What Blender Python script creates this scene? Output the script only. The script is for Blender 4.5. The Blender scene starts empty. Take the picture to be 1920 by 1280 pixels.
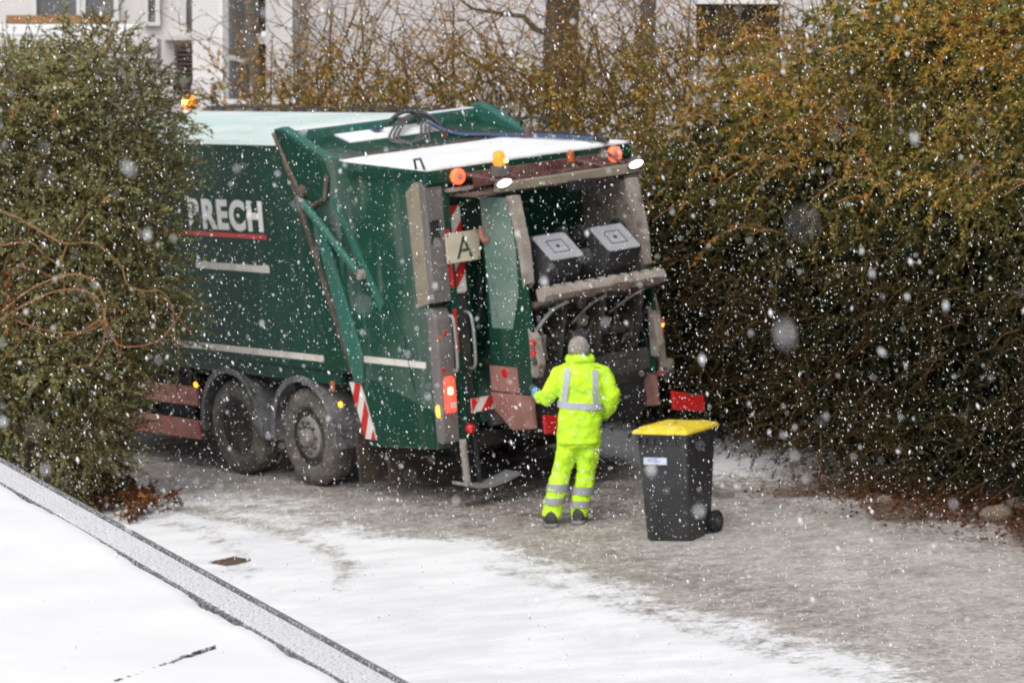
import bpy, bmesh, math, random
import numpy as np
from mathutils import Vector, Matrix
R = math.radians
random.seed(7); np.random.seed(7)
scene = bpy.context.scene
C = scene.collection

# ------------------------------------------------------------------ camera, world, sun, exposure
CAMZ = 4.8405; PITCH = 0.0952640; FPX = 7000.0
cam = bpy.data.cameras.new('camera'); camo = bpy.data.objects.new('camera', cam); C.objects.link(camo)
camo.location = (0, 0, CAMZ); camo.rotation_euler = (math.pi/2 - PITCH, 0, 0)
cam.sensor_width = 36; cam.lens = FPX/1920*36; cam.clip_start = 0.1; cam.clip_end = 2000
cam.dof.use_dof = True; cam.dof.focus_distance = 17.5; cam.dof.aperture_fstop = 6.8
scene.camera = camo
world = bpy.data.worlds.new('World'); scene.world = world; world.use_nodes = True
wn = world.node_tree.nodes; wl = world.node_tree.links; wn.clear()
SUN_EL, SUN_AZ = 52, 200
sky = wn.new('ShaderNodeTexSky'); sky.sky_type = 'NISHITA'; sky.sun_disc = False
sky.sun_elevation = R(SUN_EL); sky.sun_rotation = R(SUN_AZ); sky.dust_density = 4.0; sky.air_density = 1.0
hs = wn.new('ShaderNodeHueSaturation'); hs.inputs['Saturation'].default_value = 0.18
bg = wn.new('ShaderNodeBackground'); bg.inputs['Strength'].default_value = 0.12
wo = wn.new('ShaderNodeOutputWorld')
wl.new(sky.outputs[0], hs.inputs['Color']); wl.new(hs.outputs[0], bg.inputs[0]); wl.new(bg.outputs[0], wo.inputs[0])
sun = bpy.data.lights.new('sun', 'SUN'); sun.energy = 1.0; sun.angle = R(70); sun.color = (1, .97, .93)
suno = bpy.data.objects.new('sun', sun); C.objects.link(suno)
sd = Vector((math.sin(R(SUN_AZ))*math.cos(R(SUN_EL)), math.cos(R(SUN_AZ))*math.cos(R(SUN_EL)), math.sin(R(SUN_EL))))
suno.rotation_euler = sd.to_track_quat('Z', 'Y').to_euler()
vs = scene.view_settings; vs.view_transform = 'Standard'; vs.look = 'None'; vs.gamma = 1.0; vs.use_curve_mapping = False
vs.exposure = 0.32
scene.cycles.use_denoising = True; scene.cycles.use_adaptive_sampling = True; scene.cycles.adaptive_threshold = .02
scene.cycles.max_bounces = 4; scene.cycles.diffuse_bounces = 2; scene.cycles.glossy_bounces = 2; scene.cycles.transparent_max_bounces = 6

# ------------------------------------------------------------------ helpers
def at(px, py, Y):
    """world point that photograph pixel (px, py) shows at distance Y"""
    d = math.tan(PITCH + math.atan((py-640)/FPX))
    return Vector(((px-960)/FPX*(Y*math.cos(PITCH) + (Y*d)*math.sin(PITCH)), Y, CAMZ - Y*d))

TX, TY = -1.00878, 37.38934
ROT = Matrix(((0.585977444423611, 0.8060599512562677, -0.08305293256422203),
              (-0.8100148354547673, 0.5855130166518225, -0.03241101162365964),
              (0.022503354637924605, 0.08626622926746022, 0.9960179399579175)))
GX, GY = 0.083385, 0.032541
def gz(x, y):
    return GX*26*np.tanh((x-TX)/26) + GY*40*np.tanh((y-TY)/40)
def uv(x, y):       # ground position along / across the lane the truck stands on
    dx, dy = x-TX, y-TY
    return 0.5861*dx - 0.8102*dy, 0.8090*dx + 0.5878*dy
def wxy(u, v):
    return TX + 0.5861*u + 0.8090*v, TY - 0.8102*u + 0.5878*v

def mat(name, col, rough=0.6, metal=0.0, emit=None, estr=0.0, noise=None, bump=None, spec=0.5, coat=0.0):
    """noise = (scale, colour2, low, high[, detail]); bump = (scale, strength, distance)"""
    m = bpy.data.materials.new(name); m.use_nodes = True
    n = m.node_tree.nodes; l = m.node_tree.links; b = n['Principled BSDF']
    b.inputs['Base Color'].default_value = (*col, 1); b.inputs['Roughness'].default_value = rough
    b.inputs['Metallic'].default_value = metal; b.inputs['Specular IOR Level'].default_value = spec
    b.inputs['Coat Weight'].default_value = coat
    if emit: b.inputs['Emission Color'].default_value = (*emit, 1); b.inputs['Emission Strength'].default_value = estr
    tc = n.new('ShaderNodeTexCoord')
    if noise:
        last = None
        for k, nz in enumerate(noise if isinstance(noise, list) else [noise]):
            t = n.new('ShaderNodeTexNoise'); t.inputs['Scale'].default_value = nz[0]; t.inputs['Detail'].default_value = 6 if len(nz) < 5 else nz[4]
            mp = n.new('ShaderNodeMapping'); mp.inputs['Location'].default_value = (k*7.3, k*3.1, 0)
            if len(nz) > 5: mp.inputs['Scale'].default_value = nz[5]
            l.new(tc.outputs['Object'], mp.inputs[0]); l.new(mp.outputs[0], t.inputs['Vector'])
            r = n.new('ShaderNodeMapRange'); r.inputs[1].default_value = nz[2]; r.inputs[2].default_value = nz[3]
            l.new(t.outputs[0], r.inputs[0])
            x = n.new('ShaderNodeMix'); x.data_type = 'RGBA'
            if last: l.new(last, x.inputs[6])
            else: x.inputs[6].default_value = (*col, 1)
            x.inputs[7].default_value = (*nz[1], 1)
            l.new(r.outputs[0], x.inputs[0]); last = x.outputs[2]
        l.new(last, b.inputs['Base Color'])
    if bump:
        t = n.new('ShaderNodeTexNoise'); t.inputs['Scale'].default_value = bump[0]; t.inputs['Detail'].default_value = 5
        l.new(tc.outputs['Object'], t.inputs['Vector'])
        bp = n.new('ShaderNodeBump'); bp.inputs['Strength'].default_value = bump[1]; bp.inputs['Distance'].default_value = bump[2]
        l.new(t.outputs[0], bp.inputs['Height']); l.new(bp.outputs[0], b.inputs['Normal'])
    return m

class MB:
    """collects shapes into one mesh"""
    def __init__(s): s.v = []; s.f = []
    def add(s, vs_, fs):
        o = len(s.v); s.v += [tuple(p) for p in vs_]; s.f += [tuple(i+o for i in f) for f in fs]; return s
    def box(s, a, b, M=None):
        x0, y0, z0 = a; x1, y1, z1 = b
        p = [(x0,y0,z0),(x1,y0,z0),(x1,y1,z0),(x0,y1,z0),(x0,y0,z1),(x1,y0,z1),(x1,y1,z1),(x0,y1,z1)]
        if M: p = [M @ Vector(q) for q in p]
        return s.add(p, [(0,3,2,1),(4,5,6,7),(0,1,5,4),(1,2,6,5),(2,3,7,6),(3,0,4,7)])
    def prism(s, poly, a, b, axis=1):
        """polygon in the two other axes, extruded along axis from a to b"""
        def P(q, t):
            return [(t,q[0],q[1]),(q[0],t,q[1]),(q[0],q[1],t)][axis]
        n = len(poly); vs_ = [P(q,a) for q in poly]+[P(q,b) for q in poly]
        area = sum(poly[i][0]*poly[(i+1)%n][1]-poly[(i+1)%n][0]*poly[i][1] for i in range(n))
        flip = (area > 0) == (axis != 1)
        fs = [tuple(range(n)), tuple(range(2*n-1, n-1, -1))]+[(i, n+i, n+(i+1)%n, (i+1)%n) for i in range(n)]
        if flip: fs = [tuple(reversed(f)) for f in fs]
        return s.add(vs_, fs)
    def loft(s, rings, caps=True, closed=True):
        n = len(rings[0]); vs_ = [p for r in rings for p in r]; fs = []
        for k in range(len(rings)-1):
            for i in range(n if closed else n-1):
                j = (i+1) % n; fs.append((k*n+i, k*n+j, (k+1)*n+j, (k+1)*n+i))
        if caps: fs += [tuple(range(n-1,-1,-1)), tuple(range((len(rings)-1)*n, len(rings)*n))]
        return s.add(vs_, fs)
    def tube(s, pts, r, n=8, caps=True):
        pts = [Vector(p) for p in pts]; rings = []
        rs = r if isinstance(r, (list, tuple)) else [r]*len(pts)
        prev = None
        for i, p in enumerate(pts):
            t = (pts[min(i+1,len(pts)-1)]-pts[max(i-1,0)]).normalized()
            a = Vector((0,0,1)) if prev is None and abs(t.z) < .9 else (Vector((1,0,0)) if prev is None else prev)
            x = (a - t*a.dot(t)).normalized(); y = t.cross(x); prev = x
            rings.append([p + (x*math.cos(2*math.pi*k/n) + y*math.sin(2*math.pi*k/n))*rs[i] for k in range(n)])
        return s.loft(rings, caps)
    def lathe(s, prof, origin, axis, n=32):
        """profile of (distance along axis, radius)"""
        ax = Vector(axis).normalized(); a = Vector((0,0,1)) if abs(ax.z) < .9 else Vector((1,0,0))
        x = (a-ax*a.dot(ax)).normalized(); y = ax.cross(x); o = Vector(origin)
        return s.loft([[o+ax*d+(x*math.cos(2*math.pi*k/n)+y*math.sin(2*math.pi*k/n))*max(r,1e-4) for k in range(n)] for d, r in prof], True)
    def build(s, name, m, parent=None, smooth=False, bevel=0, ang=35):
        me = bpy.data.meshes.new(name); me.from_pydata(s.v, [], s.f); me.update()
        bm = bmesh.new(); bm.from_mesh(me); bmesh.ops.recalc_face_normals(bm, faces=bm.faces[:]); bm.to_mesh(me); bm.free()
        o = bpy.data.objects.new(name, me); C.objects.link(o); me.materials.append(m)
        if parent: o.parent = parent
        if smooth:
            for p in me.polygons: p.use_smooth = True
            if smooth == 'auto':
                try: me.set_sharp_from_angle(angle=R(ang))
                except Exception: pass
        if bevel:
            b = o.modifiers.new('bevel', 'BEVEL'); b.width = bevel; b.segments = 2; b.limit_method = 'ANGLE'; b.angle_limit = R(40)
        return o
def B(): return MB()
def empty(name, loc, rot=None):
    o = bpy.data.objects.new(name, None); C.objects.link(o); o.location = loc; o.empty_display_size = .1
    if rot: o.rotation_euler = rot
    return o
def tag(o, label=None, cat=None, group=None, kind=None):
    for k, v in (('label', label), ('category', cat), ('group', group), ('kind', kind)):
        if v: o[k] = v
    return o
def text(name, body, m, parent, size, M, bold=0.0, xs=1.0):
    c = bpy.data.curves.new(name, 'FONT'); c.body = body; c.size = size; c.offset = bold; c.extrude = .002; c.space_character = 1.0+bold*9
    t = bpy.data.objects.new(name, c); C.objects.link(t); bpy.context.view_layer.update()
    me = bpy.data.meshes.new_from_object(t.evaluated_get(bpy.context.evaluated_depsgraph_get()))
    bpy.data.objects.remove(t); me.materials.clear(); me.materials.append(m)
    o = bpy.data.objects.new(name, me); C.objects.link(o); o.parent = parent
    o.matrix_local = M @ Matrix.Diagonal((xs, 1, 1, 1)); return o

# ------------------------------------------------------------------ materials
GREEN = (.010, .078, .046)
M = {}
M['green'] = mat('green paint', (.006,.046,.028), .5, spec=.2, noise=[(1.1, (.009,.060,.037), .4, .7), (2.2, (.022,.05,.038), .58, .9), (1.6, (.055,.08,.066), .54, .8, 5, (3.5,3.5,.3))], bump=(3, .04, .01))
M['green_dirty'] = mat('dirty green paint', (.008,.060,.037), .5, spec=.25, noise=[(.75, (.11,.155,.135), .45, .72, 3), (6, (.08,.11,.09), .58, .85), (1.8, (.15,.18,.16), .56, .78, 5, (3.5,3.5,.3))], bump=(4, .06, .01))
M['green_light'] = mat('worn pale green paint', (.12,.20,.165), .5, noise=[(2.5, (.20,.25,.22), .4, .7), (9, (.06,.11,.09), .6, .8)])
M['teal'] = mat('teal green paint', (.03,.14,.105), .4, spec=.35, noise=(5, (.05,.12,.10), .45, .7))
M['mint'] = mat('thin snow on green roof', (.55,.70,.66), .7, noise=[(1.5, (.74,.80,.79), .35, .65), (.9, (.44,.60,.56), .58, .8)])
M['rust'] = mat('rusty steel', (.10,.075,.06), .8, noise=[(6, (.19,.12,.09), .45, .65), (14, (.04,.03,.028), .5, .75)], bump=(25, .3, .01))
M['rust_light'] = mat('bare worn steel with rust', (.30,.26,.225), .7, noise=[(7, (.16,.11,.085), .5, .7), (4, (.42,.37,.33), .5, .75)], bump=(20, .3, .01))
M['dusty_red'] = mat('faded red painted steel', (.34,.115,.09), .7, noise=[(3, (.40,.19,.155), .4, .7), (12, (.2,.07,.055), .58, .85)])
M['pink'] = mat('dusty red plate', (.30,.15,.125), .75, noise=[(3, (.22,.10,.08), .4, .7), (10, (.38,.24,.2), .55, .8)])
M['maroon'] = mat('maroon steel', (.13,.05,.045), .7, noise=(5, (.22,.14,.12), .45, .7))
M['black'] = mat('black underbody', (.012,.012,.012), .8, noise=(6, (.03,.027,.024), .45, .7))
M['darkgrey'] = mat('dark grey grime', (.045,.042,.038), .8, noise=[(5, (.09,.08,.07), .45, .7)], bump=(15, .4, .02))
M['grey_col'] = mat('grey coated steel', (.14,.125,.12), .6, noise=[(3, (.19,.17,.16), .4, .7)])
M['beige_col'] = mat('beige grimy steel', (.27,.235,.17), .7, noise=[(4, (.20,.14,.10), .5, .7)])
M['tyre'] = mat('dirty tyre rubber', (.10,.090,.076), .85, noise=[(5, (.20,.18,.155), .4, .65), (18, (.05,.046,.04), .5, .75)], bump=(40, .3, .01))
M['tread'] = M['tyre']
M['rim'] = mat('dusty steel rim', (.26,.245,.22), .6, noise=[(7, (.13,.12,.10), .45, .7)])
M['rim_dark'] = mat('dark drive axle rim', (.06,.054,.048), .7, noise=(8, (.12,.11,.1), .45, .7))
M['fender'] = mat('grey plastic mudguard', (.13,.13,.13), .6, noise=[(4, (.22,.22,.22), .42, .68), (10, (.07,.066,.06), .5, .75)])
M['flap'] = mat('brown dirty mudflap', (.06,.046,.036), .85, noise=(6, (.10,.075,.055), .45, .7))
M['white'] = mat('white lettering', (.88,.86,.83), .5)
M['stripe'] = mat('dirty white stripe', (.74,.70,.64), .6, noise=(5, (.50,.45,.39), .5, .8))
M['red'] = mat('red reflective', (.60,.018,.016), .4, noise=(6, (.45,.03,.03), .5, .8))
M['warn_white'] = mat('white reflective', (.72,.70,.66), .45, noise=(5, (.55,.5,.45), .5, .8))
M['cream'] = mat('cream sign plate', (.62,.56,.42), .5, noise=(4, (.52,.46,.34), .45, .75))
M['ink'] = mat('dark letter paint', (.05,.055,.04), .6)
M['snow'] = mat('snow', (.84,.85,.87), .8, noise=(3, (.76,.77,.80), .45, .75), bump=(14, .25, .02))
M['hose'] = mat('black rubber hose', (.03,.03,.032), .5)
M['hose_grey'] = mat('grey braided hose', (.11,.105,.10), .6)
M['hose_blue'] = mat('blue hose', (.05,.09,.16), .5)
M['steel'] = mat('grey steel tube', (.33,.34,.34), .45, metal=.4)
M['amber_on'] = mat('lit amber lamp', (.9,.35,.03), .3, emit=(1,.22,.01), estr=1.2)
M['amber_hot'] = mat('bright beacon core', (1,.6,.2), .3, emit=(1,.62,.16), estr=9)
M['amber'] = mat('amber lens', (.8,.25,.02), .25, emit=(1,.25,.02), estr=.9)
M['amber_dim'] = mat('unlit amber lens', (.55,.13,.03), .3)
M['yel_lamp'] = mat('yellow side lamp', (.9,.5,.03), .3, emit=(1,.5,.02), estr=1.6)
M['orange_ring'] = mat('orange ring lamp', (.9,.16,.05), .35, emit=(1,.11,.035), estr=1.4)
M['orange_in'] = mat('lamp centre', (.55,.2,.16), .4, emit=(1,.2,.12), estr=.15)
M['red_on'] = mat('lit red tail lamp', (.8,.05,.03), .3, emit=(1,.055,.03), estr=1.7)
M['red_lens'] = mat('red lens', (.55,.02,.02), .25)
M['work'] = mat('white work lamp', (1,1,.95), .3, emit=(1,.97,.85), estr=6)
M['plastic'] = mat('dark grey bin plastic', (.026,.027,.029), .45, noise=[(4, (.042,.042,.044), .4, .7), (3, (.07,.07,.072), .58, .8, 5, (4,4,.5))], bump=(60, .1, .004))
M['plastic_pale'] = mat('pale grey bin underside', (.30,.30,.33), .5, noise=[(5, (.36,.36,.39), .4, .7), (16, (.22,.22,.24), .6, .8)])  # lighter grey than the bin body, for the base panels
M['yellow'] = mat('yellow bin lid plastic', (.84,.66,.05), .4, noise=[(5, (.76,.54,.035), .45, .7), (14, (.86,.76,.25), .58, .75)])
M['rubber'] = mat('black rubber', (.015,.015,.016), .7)
M['label'] = mat('pale blue sticker', (.48,.53,.68), .5, noise=(12, (.66,.70,.8), .5, .6))
M['label_ink'] = mat('blue sticker print', (.25,.32,.55), .5)
M['hivis'] = mat('fluorescent yellow fabric', (.60,.97,.025), .8, noise=[(4, (.50,.84,.03), .48, .72), (9, (.40,.62,.06), .62, .82)], bump=(18, .35, .02))
M['refl'] = mat('silver reflective tape', (.46,.47,.54), .45)
M['refl_dark'] = mat('grey reflective tape', (.33,.33,.33), .5)
M['beanie'] = mat('grey knitted wool', (.24,.215,.20), .95, noise=(60, (.33,.30,.28), .4, .6), bump=(120, .5, .006))
M['skin'] = mat('skin', (.45,.27,.20), .55)
M['glove'] = mat('light blue glove', (.11,.38,.68), .5)
M['boot'] = mat('dark work boot', (.035,.032,.032), .6, noise=(12, (.07,.065,.06), .45, .7))
M['sole'] = mat('grey boot sole', (.26,.25,.24), .7)
M['bark'] = mat('dark bark', (.055,.045,.036), .9, noise=[(8, (.10,.085,.07), .45, .7)], bump=(14, .6, .03))
M['bark_grey'] = mat('grey bark', (.14,.13,.11), .9, noise=[(7, (.08,.07,.06), .45, .7)], bump=(14, .6, .03))
M['cane'] = mat('orange brown cane bark', (.36,.17,.075), .7, noise=(9, (.24,.11,.05), .45, .7))
M['twig'] = mat('brown twig', (.15,.085,.035), .85, spec=.1)
M['render_white'] = mat('white rendered wall', (.74,.72,.71), .85, noise=(1.2, (.68,.66,.65), .4, .7))
M['render_grey'] = mat('pale grey rendered wall', (.56,.53,.53), .9, noise=(.7, (.50,.475,.47), .4, .7))
M['frame_white'] = mat('white window frame', (.75,.74,.73), .5)
M['glass'] = mat('dim window glass', (.15,.15,.155), .12, noise=(1.5, (.22,.22,.22), .45, .7))
M['glass_dark'] = mat('dark window glass', (.03,.03,.03), .15, noise=(3, (.06,.055,.05), .45, .7))
M['wood'] = mat('orange brown wood board', (.36,.19,.085), .7, noise=(3, (.28,.14,.06), .4, .7, 6, (1,8,8)))
M['slat'] = mat('dark brown slats', (.07,.05,.045), .8)
M['slat_grey'] = mat('grey balcony slats', (.24,.22,.215), .8)
M['chair_white'] = mat('white enamelled tube', (.7,.7,.72), .4)
M['chair_blue'] = mat('dark blue cloth', (.05,.06,.14), .8)
M['metal_cap'] = mat('grey sheet metal dusted with snow', (.13,.13,.14), .6, noise=[(85, (.76,.76,.79), .30, .50, 6), (3, (.74,.74,.77), .55, .75)], bump=(150, .2, .003))
M['metal_lip'] = mat('dark metal lip', (.085,.085,.09), .5, noise=(85, (.60,.60,.62), .50, .64, 5))
M['roof_snow'] = mat('roof snow', (.85,.855,.875), .85, noise=[(2, (.80,.805,.825), .4, .7)], bump=(5, .2, .02))
M['membrane'] = mat('dark roof membrane', (.06,.06,.06), .9, noise=(40, (.5,.5,.5), .5, .65))
M['flake'] = mat('snowflake', (.84,.85,.87), .9)
M['grate'] = mat('rusty cast iron cover', (.11,.075,.05), .8, noise=(10, (.17,.11,.07), .45, .65))
M['kerbstone'] = mat('wet granite', (.16,.145,.13), .8, noise=[(9, (.24,.22,.20), .4, .7), (3, (.10,.085,.07), .5, .7)], bump=(30, .3, .01))
M['stone'] = mat('mossy field stone', (.17,.125,.09), .9, noise=[(5, (.32,.26,.2), .45, .7), (9, (.12,.11,.06), .5, .75)], bump=(12, .5, .03))

def leaf_material(name, stops):
    m = bpy.data.materials.new(name); m.use_nodes = True; n = m.node_tree.nodes; l = m.node_tree.links; b = n['Principled BSDF']
    a = n.new('ShaderNodeAttribute'); a.attribute_name = 'tint'; r = n.new('ShaderNodeValToRGB')
    cr = r.color_ramp
    while len(cr.elements) < len(stops): cr.elements.new(.5)
    for e, (p, c) in zip(cr.elements, stops): e.position = p; e.color = (*c, 1)
    l.new(a.outputs['Fac'], r.inputs[0]); l.new(r.outputs[0], b.inputs['Base Color']); b.inputs['Roughness'].default_value = .6
    b.inputs['Specular IOR Level'].default_value = .12
    return m
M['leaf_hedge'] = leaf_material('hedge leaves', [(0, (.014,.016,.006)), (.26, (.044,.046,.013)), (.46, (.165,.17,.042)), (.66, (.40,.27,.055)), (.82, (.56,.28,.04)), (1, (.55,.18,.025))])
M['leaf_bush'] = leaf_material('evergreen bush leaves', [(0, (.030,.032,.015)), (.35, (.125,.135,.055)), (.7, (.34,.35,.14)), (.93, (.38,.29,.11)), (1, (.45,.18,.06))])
M['leaf_fall'] = leaf_material('fallen leaves', [(0, (.035,.018,.010)), (.4, (.10,.036,.018)), (.8, (.18,.065,.025)), (1, (.36,.20,.06))])

# ------------------------------------------------------------------ ground sheet
def smooth(x): x = np.clip(x, 0, 1); return x*x*(3-2*x)
def build_ground():
    xs = np.concatenate([-np.geomspace(500, 9.2, 18), np.arange(-9, 9.01, .14), np.geomspace(9.2, 500, 18)])
    ys = np.concatenate([-np.geomspace(200, 6, 10), np.arange(-5, 20, 1.0), np.arange(20, 48, .14), np.geomspace(48.2, 900, 18)])
    X, Y = np.meshgrid(xs, ys); nx, ny = len(xs), len(ys)
    u, v = uv(X, Y)
    vb = np.interp(u, [-12, -4, -1, .8, 2.0, 3.2, 3.97, 5.0, 8.1, 11.35, 20], [-2.0, -1.95, -1.95, -2.1, -2.4, -2.15, -1.95, -2.3, -2.85, -3.5, -5.2])
    wob = .07*np.sin(u*1.3+.5)+.04*np.sin(u*3.1)
    wid = np.interp(u, [-4, 1.0, 2.6, 4, 12], [2.4, 2.3, 1.3, .75, .8])
    snow = smooth((vb+wob-v)/wid+.42)
    vh = np.interp(u, [-12, .8, 5.2, 7.8, 20], [2.0, 1.9, 1.1, .86, -.2])        # foot of the hedge
    verge = smooth((v-(vh-.62))/.10)*smooth((4.3-u)/1.2)
    litter = smooth((v-(vh-.45-.25*np.sin(u*3.1)))/.25)*smooth((u-3.9)/1.2)
    def track(us_, vs__, wd, amt):
        return amt*np.exp(-((v-np.interp(u, us_, vs__))/wd)**2)*smooth((u-us_[0])/.8)*smooth((us_[-1]-u)/.8)
    snow = snow-track([-5,-1,1.5,3.0,4.2,5.2],[-2.62,-2.6,-2.72,-3.0,-3.5,-4.3],.10,.80)-track([-5,-1,1.2,2.4,3.4,4.4],[-3.05,-3.05,-3.2,-3.55,-4.1,-4.9],.09,.62)
    snow = snow-track([4.6,7,10,13],[-2.62,-3.05,-3.62,-4.2],.10,.5)-track([5.2,8,11,14],[-3.3,-3.75,-4.25,-4.7],.08,.16)
    snow = np.maximum(np.clip(snow, 0, 1), verge*.95)
    wc = np.interp(u, [-1, 2.5], [.25, -.1]); ww_ = np.interp(u, [-1, 2.5], [1.5, 1.75]); wet = np.exp(-((v-wc)/ww_)**4)*smooth((u+9)/2)*smooth((6.4-u)/3.2)
    wet = np.maximum(wet, .55*np.exp(-((v-(vb+.55))/.4)**2)*smooth((u-3)/1.5)*smooth((12-u)/4))
    wet = np.maximum(wet, .6*np.exp(-((v-(vh-.55))/.28)**2)*smooth((u-2.2)/1))
    Z = gz(X, Y) + .012*snow*(1-verge) + verge*.05
    rg = np.random.RandomState(3)
    core = (np.abs(X) < 9) & (Y > 20) & (Y < 48)
    Z = Z + core*rg.normal(0, .0022, X.shape)*(1-.6*snow)
    me = bpy.data.meshes.new('ground'); n = nx*ny
    me.vertices.add(n); me.vertices.foreach_set('co', np.stack([X, Y, Z], -1).astype(np.float32).ravel())
    i = np.arange(n).reshape(ny, nx)
    q = np.stack([i[:-1,:-1], i[:-1,1:], i[1:,1:], i[1:,:-1]], -1).reshape(-1)
    me.loops.add(len(q)); me.loops.foreach_set('vertex_index', q.astype(np.int32))
    nf = len(q)//4; me.polygons.add(nf); me.polygons.foreach_set('loop_start', (np.arange(nf)*4).astype(np.int32))
    me.polygons.foreach_set('use_smooth', np.ones(nf, bool))
    for nm, a in (('snow', snow), ('wet', wet), ('litter', litter)):
        at_ = me.attributes.new(nm, 'FLOAT', 'POINT'); at_.data.foreach_set('value', a.astype(np.float32).ravel())
    me.update(); o = bpy.data.objects.new('ground', me); C.objects.link(o); o['kind'] = 'structure'
    m = bpy.data.materials.new('snowy lane'); m.use_nodes = True; nn = m.node_tree.nodes; l = m.node_tree.links; b = nn['Principled BSDF']
    tc = nn.new('ShaderNodeTexCoord')
    def noise(scale, detail=6, sc=None, rot=0):
        t = nn.new('ShaderNodeTexNoise'); t.inputs['Scale'].default_value = scale; t.inputs['Detail'].default_value = detail
        t.inputs['Roughness'].default_value = .62
        mp = nn.new('ShaderNodeMapping'); l.new(tc.outputs['Object'], mp.inputs[0]); l.new(mp.outputs[0], t.inputs['Vector'])
        mp.inputs['Rotation'].default_value = (0, 0, rot)
        if sc: mp.inputs['Scale'].default_value = sc
        return t.outputs[0]
    def attr(nm):
        a = nn.new('ShaderNodeAttribute'); a.attribute_name = nm; return a.outputs['Fac']
    def math_(op, a, b_=None, clamp=False):
        k = nn.new('ShaderNodeMath'); k.operation = op; k.use_clamp = clamp
        for idx, val in enumerate((a, b_)):
            if val is None: continue
            if isinstance(val, (int, float)): k.inputs[idx].default_value = val
            else: l.new(val, k.inputs[idx])
        return k.outputs[0]
    def rng(x, a, c, lo=0, hi=1):
        r = nn.new('ShaderNodeMapRange'); r.inputs[1].default_value = a; r.inputs[2].default_value = c; r.inputs[3].default_value = lo; r.inputs[4].default_value = hi
        l.new(x, r.inputs[0]); return r.outputs[0]
    def mix(f, a, c):
        x = nn.new('ShaderNodeMix'); x.data_type = 'RGBA'
        for idx, val in ((0, f), (6, a), (7, c)):
            if isinstance(val, tuple): x.inputs[idx].default_value = (*val, 1)
            elif isinstance(val, (int, float)): x.inputs[idx].default_value = val
            else: l.new(val, x.inputs[idx])
        return x.outputs[2]
    along = R(54)      # grain of the lane: smeared along the direction vehicles drive
    n1 = noise(1.3, 8, (1, 2.2, 1), along); n2 = noise(11, 8, (1, 1.1, 1), along); n3 = noise(24, 5, (1, 1, 1), along); n4 = noise(3.6, 9, (1, 1.15, 1), along); n5 = noise(.8, 5, (.35, 5, 1), along)
    s = attr('snow'); w = attr('wet'); li = attr('litter')
    fine = math_('ADD', math_('MULTIPLY', math_('SUBTRACT', n2, .5), 2.2), math_('MULTIPLY', math_('SUBTRACT', n3, .5), 2.2))
    patch = math_('ADD', math_('MULTIPLY', math_('SUBTRACT', n1, .5), 1.2), math_('MULTIPLY', math_('SUBTRACT', n5, .5), .3))
    slush = math_('ADD', math_('ADD', math_('SUBTRACT', .80, math_('MULTIPLY', w, .44)), math_('MULTIPLY', fine, .62)), math_('ADD', math_('MULTIPLY', patch, .5), math_('MULTIPLY', math_('SUBTRACT', n4, .5), .9)), True)
    slushc = mix(slush, (.088,.066,.048), (.52,.488,.458))
    slushc = mix(rng(math_('ADD', n3, math_('MULTIPLY', math_('SUBTRACT', n4, .5), .5)), .57, .70, 0, .75), slushc, (.74,.74,.75))
    sm = math_('ADD', s, math_('MULTIPLY', math_('ADD', patch, math_('MULTIPLY', math_('SUBTRACT', n4, .5), 2.2)), math_('MULTIPLY', math_('MULTIPLY', s, math_('SUBTRACT', 1.0, s)), 3.4)))
    sm = rng(math_('ADD', sm, math_('MULTIPLY', fine, math_('MULTIPLY', math_('MULTIPLY', s, math_('SUBTRACT', 1.0, s)), 3.0))), .15, .85)
    snowc = mix(rng(n1, .38, .62), (.72,.73,.765), (.85,.855,.87))  # bluish-grey patches in the snow colour stand in for soft relief shading
    snowc = mix(rng(n4, .52, .72, 0, .5), snowc, (.70,.71,.75))
    col = mix(sm, slushc, snowc)
    soil = mix(rng(n4, .35, .65), (.055,.035,.024), (.17,.10,.065))
    soil = mix(rng(n2, .60, .68, 0, .8), soil, (.6,.6,.62))
    col = mix(rng(math_('ADD', li, math_('MULTIPLY', math_('SUBTRACT', n4, .5), 1.6)), .3, .85, 0, .9), col, soil)
    l.new(col, b.inputs['Base Color'])
    l.new(rng(sm, 0, 1, .55, .85), b.inputs['Roughness']); b.inputs['Specular IOR Level'].default_value = .3
    bp = nn.new('ShaderNodeBump'); bp.inputs['Strength'].default_value = .35; bp.inputs['Distance'].default_value = .02
    l.new(math_('ADD', n2, math_('MULTIPLY', n4, .8)), bp.inputs['Height']); l.new(bp.outputs[0], b.inputs['Normal'])
    me.materials.append(m)
build_ground()

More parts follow.
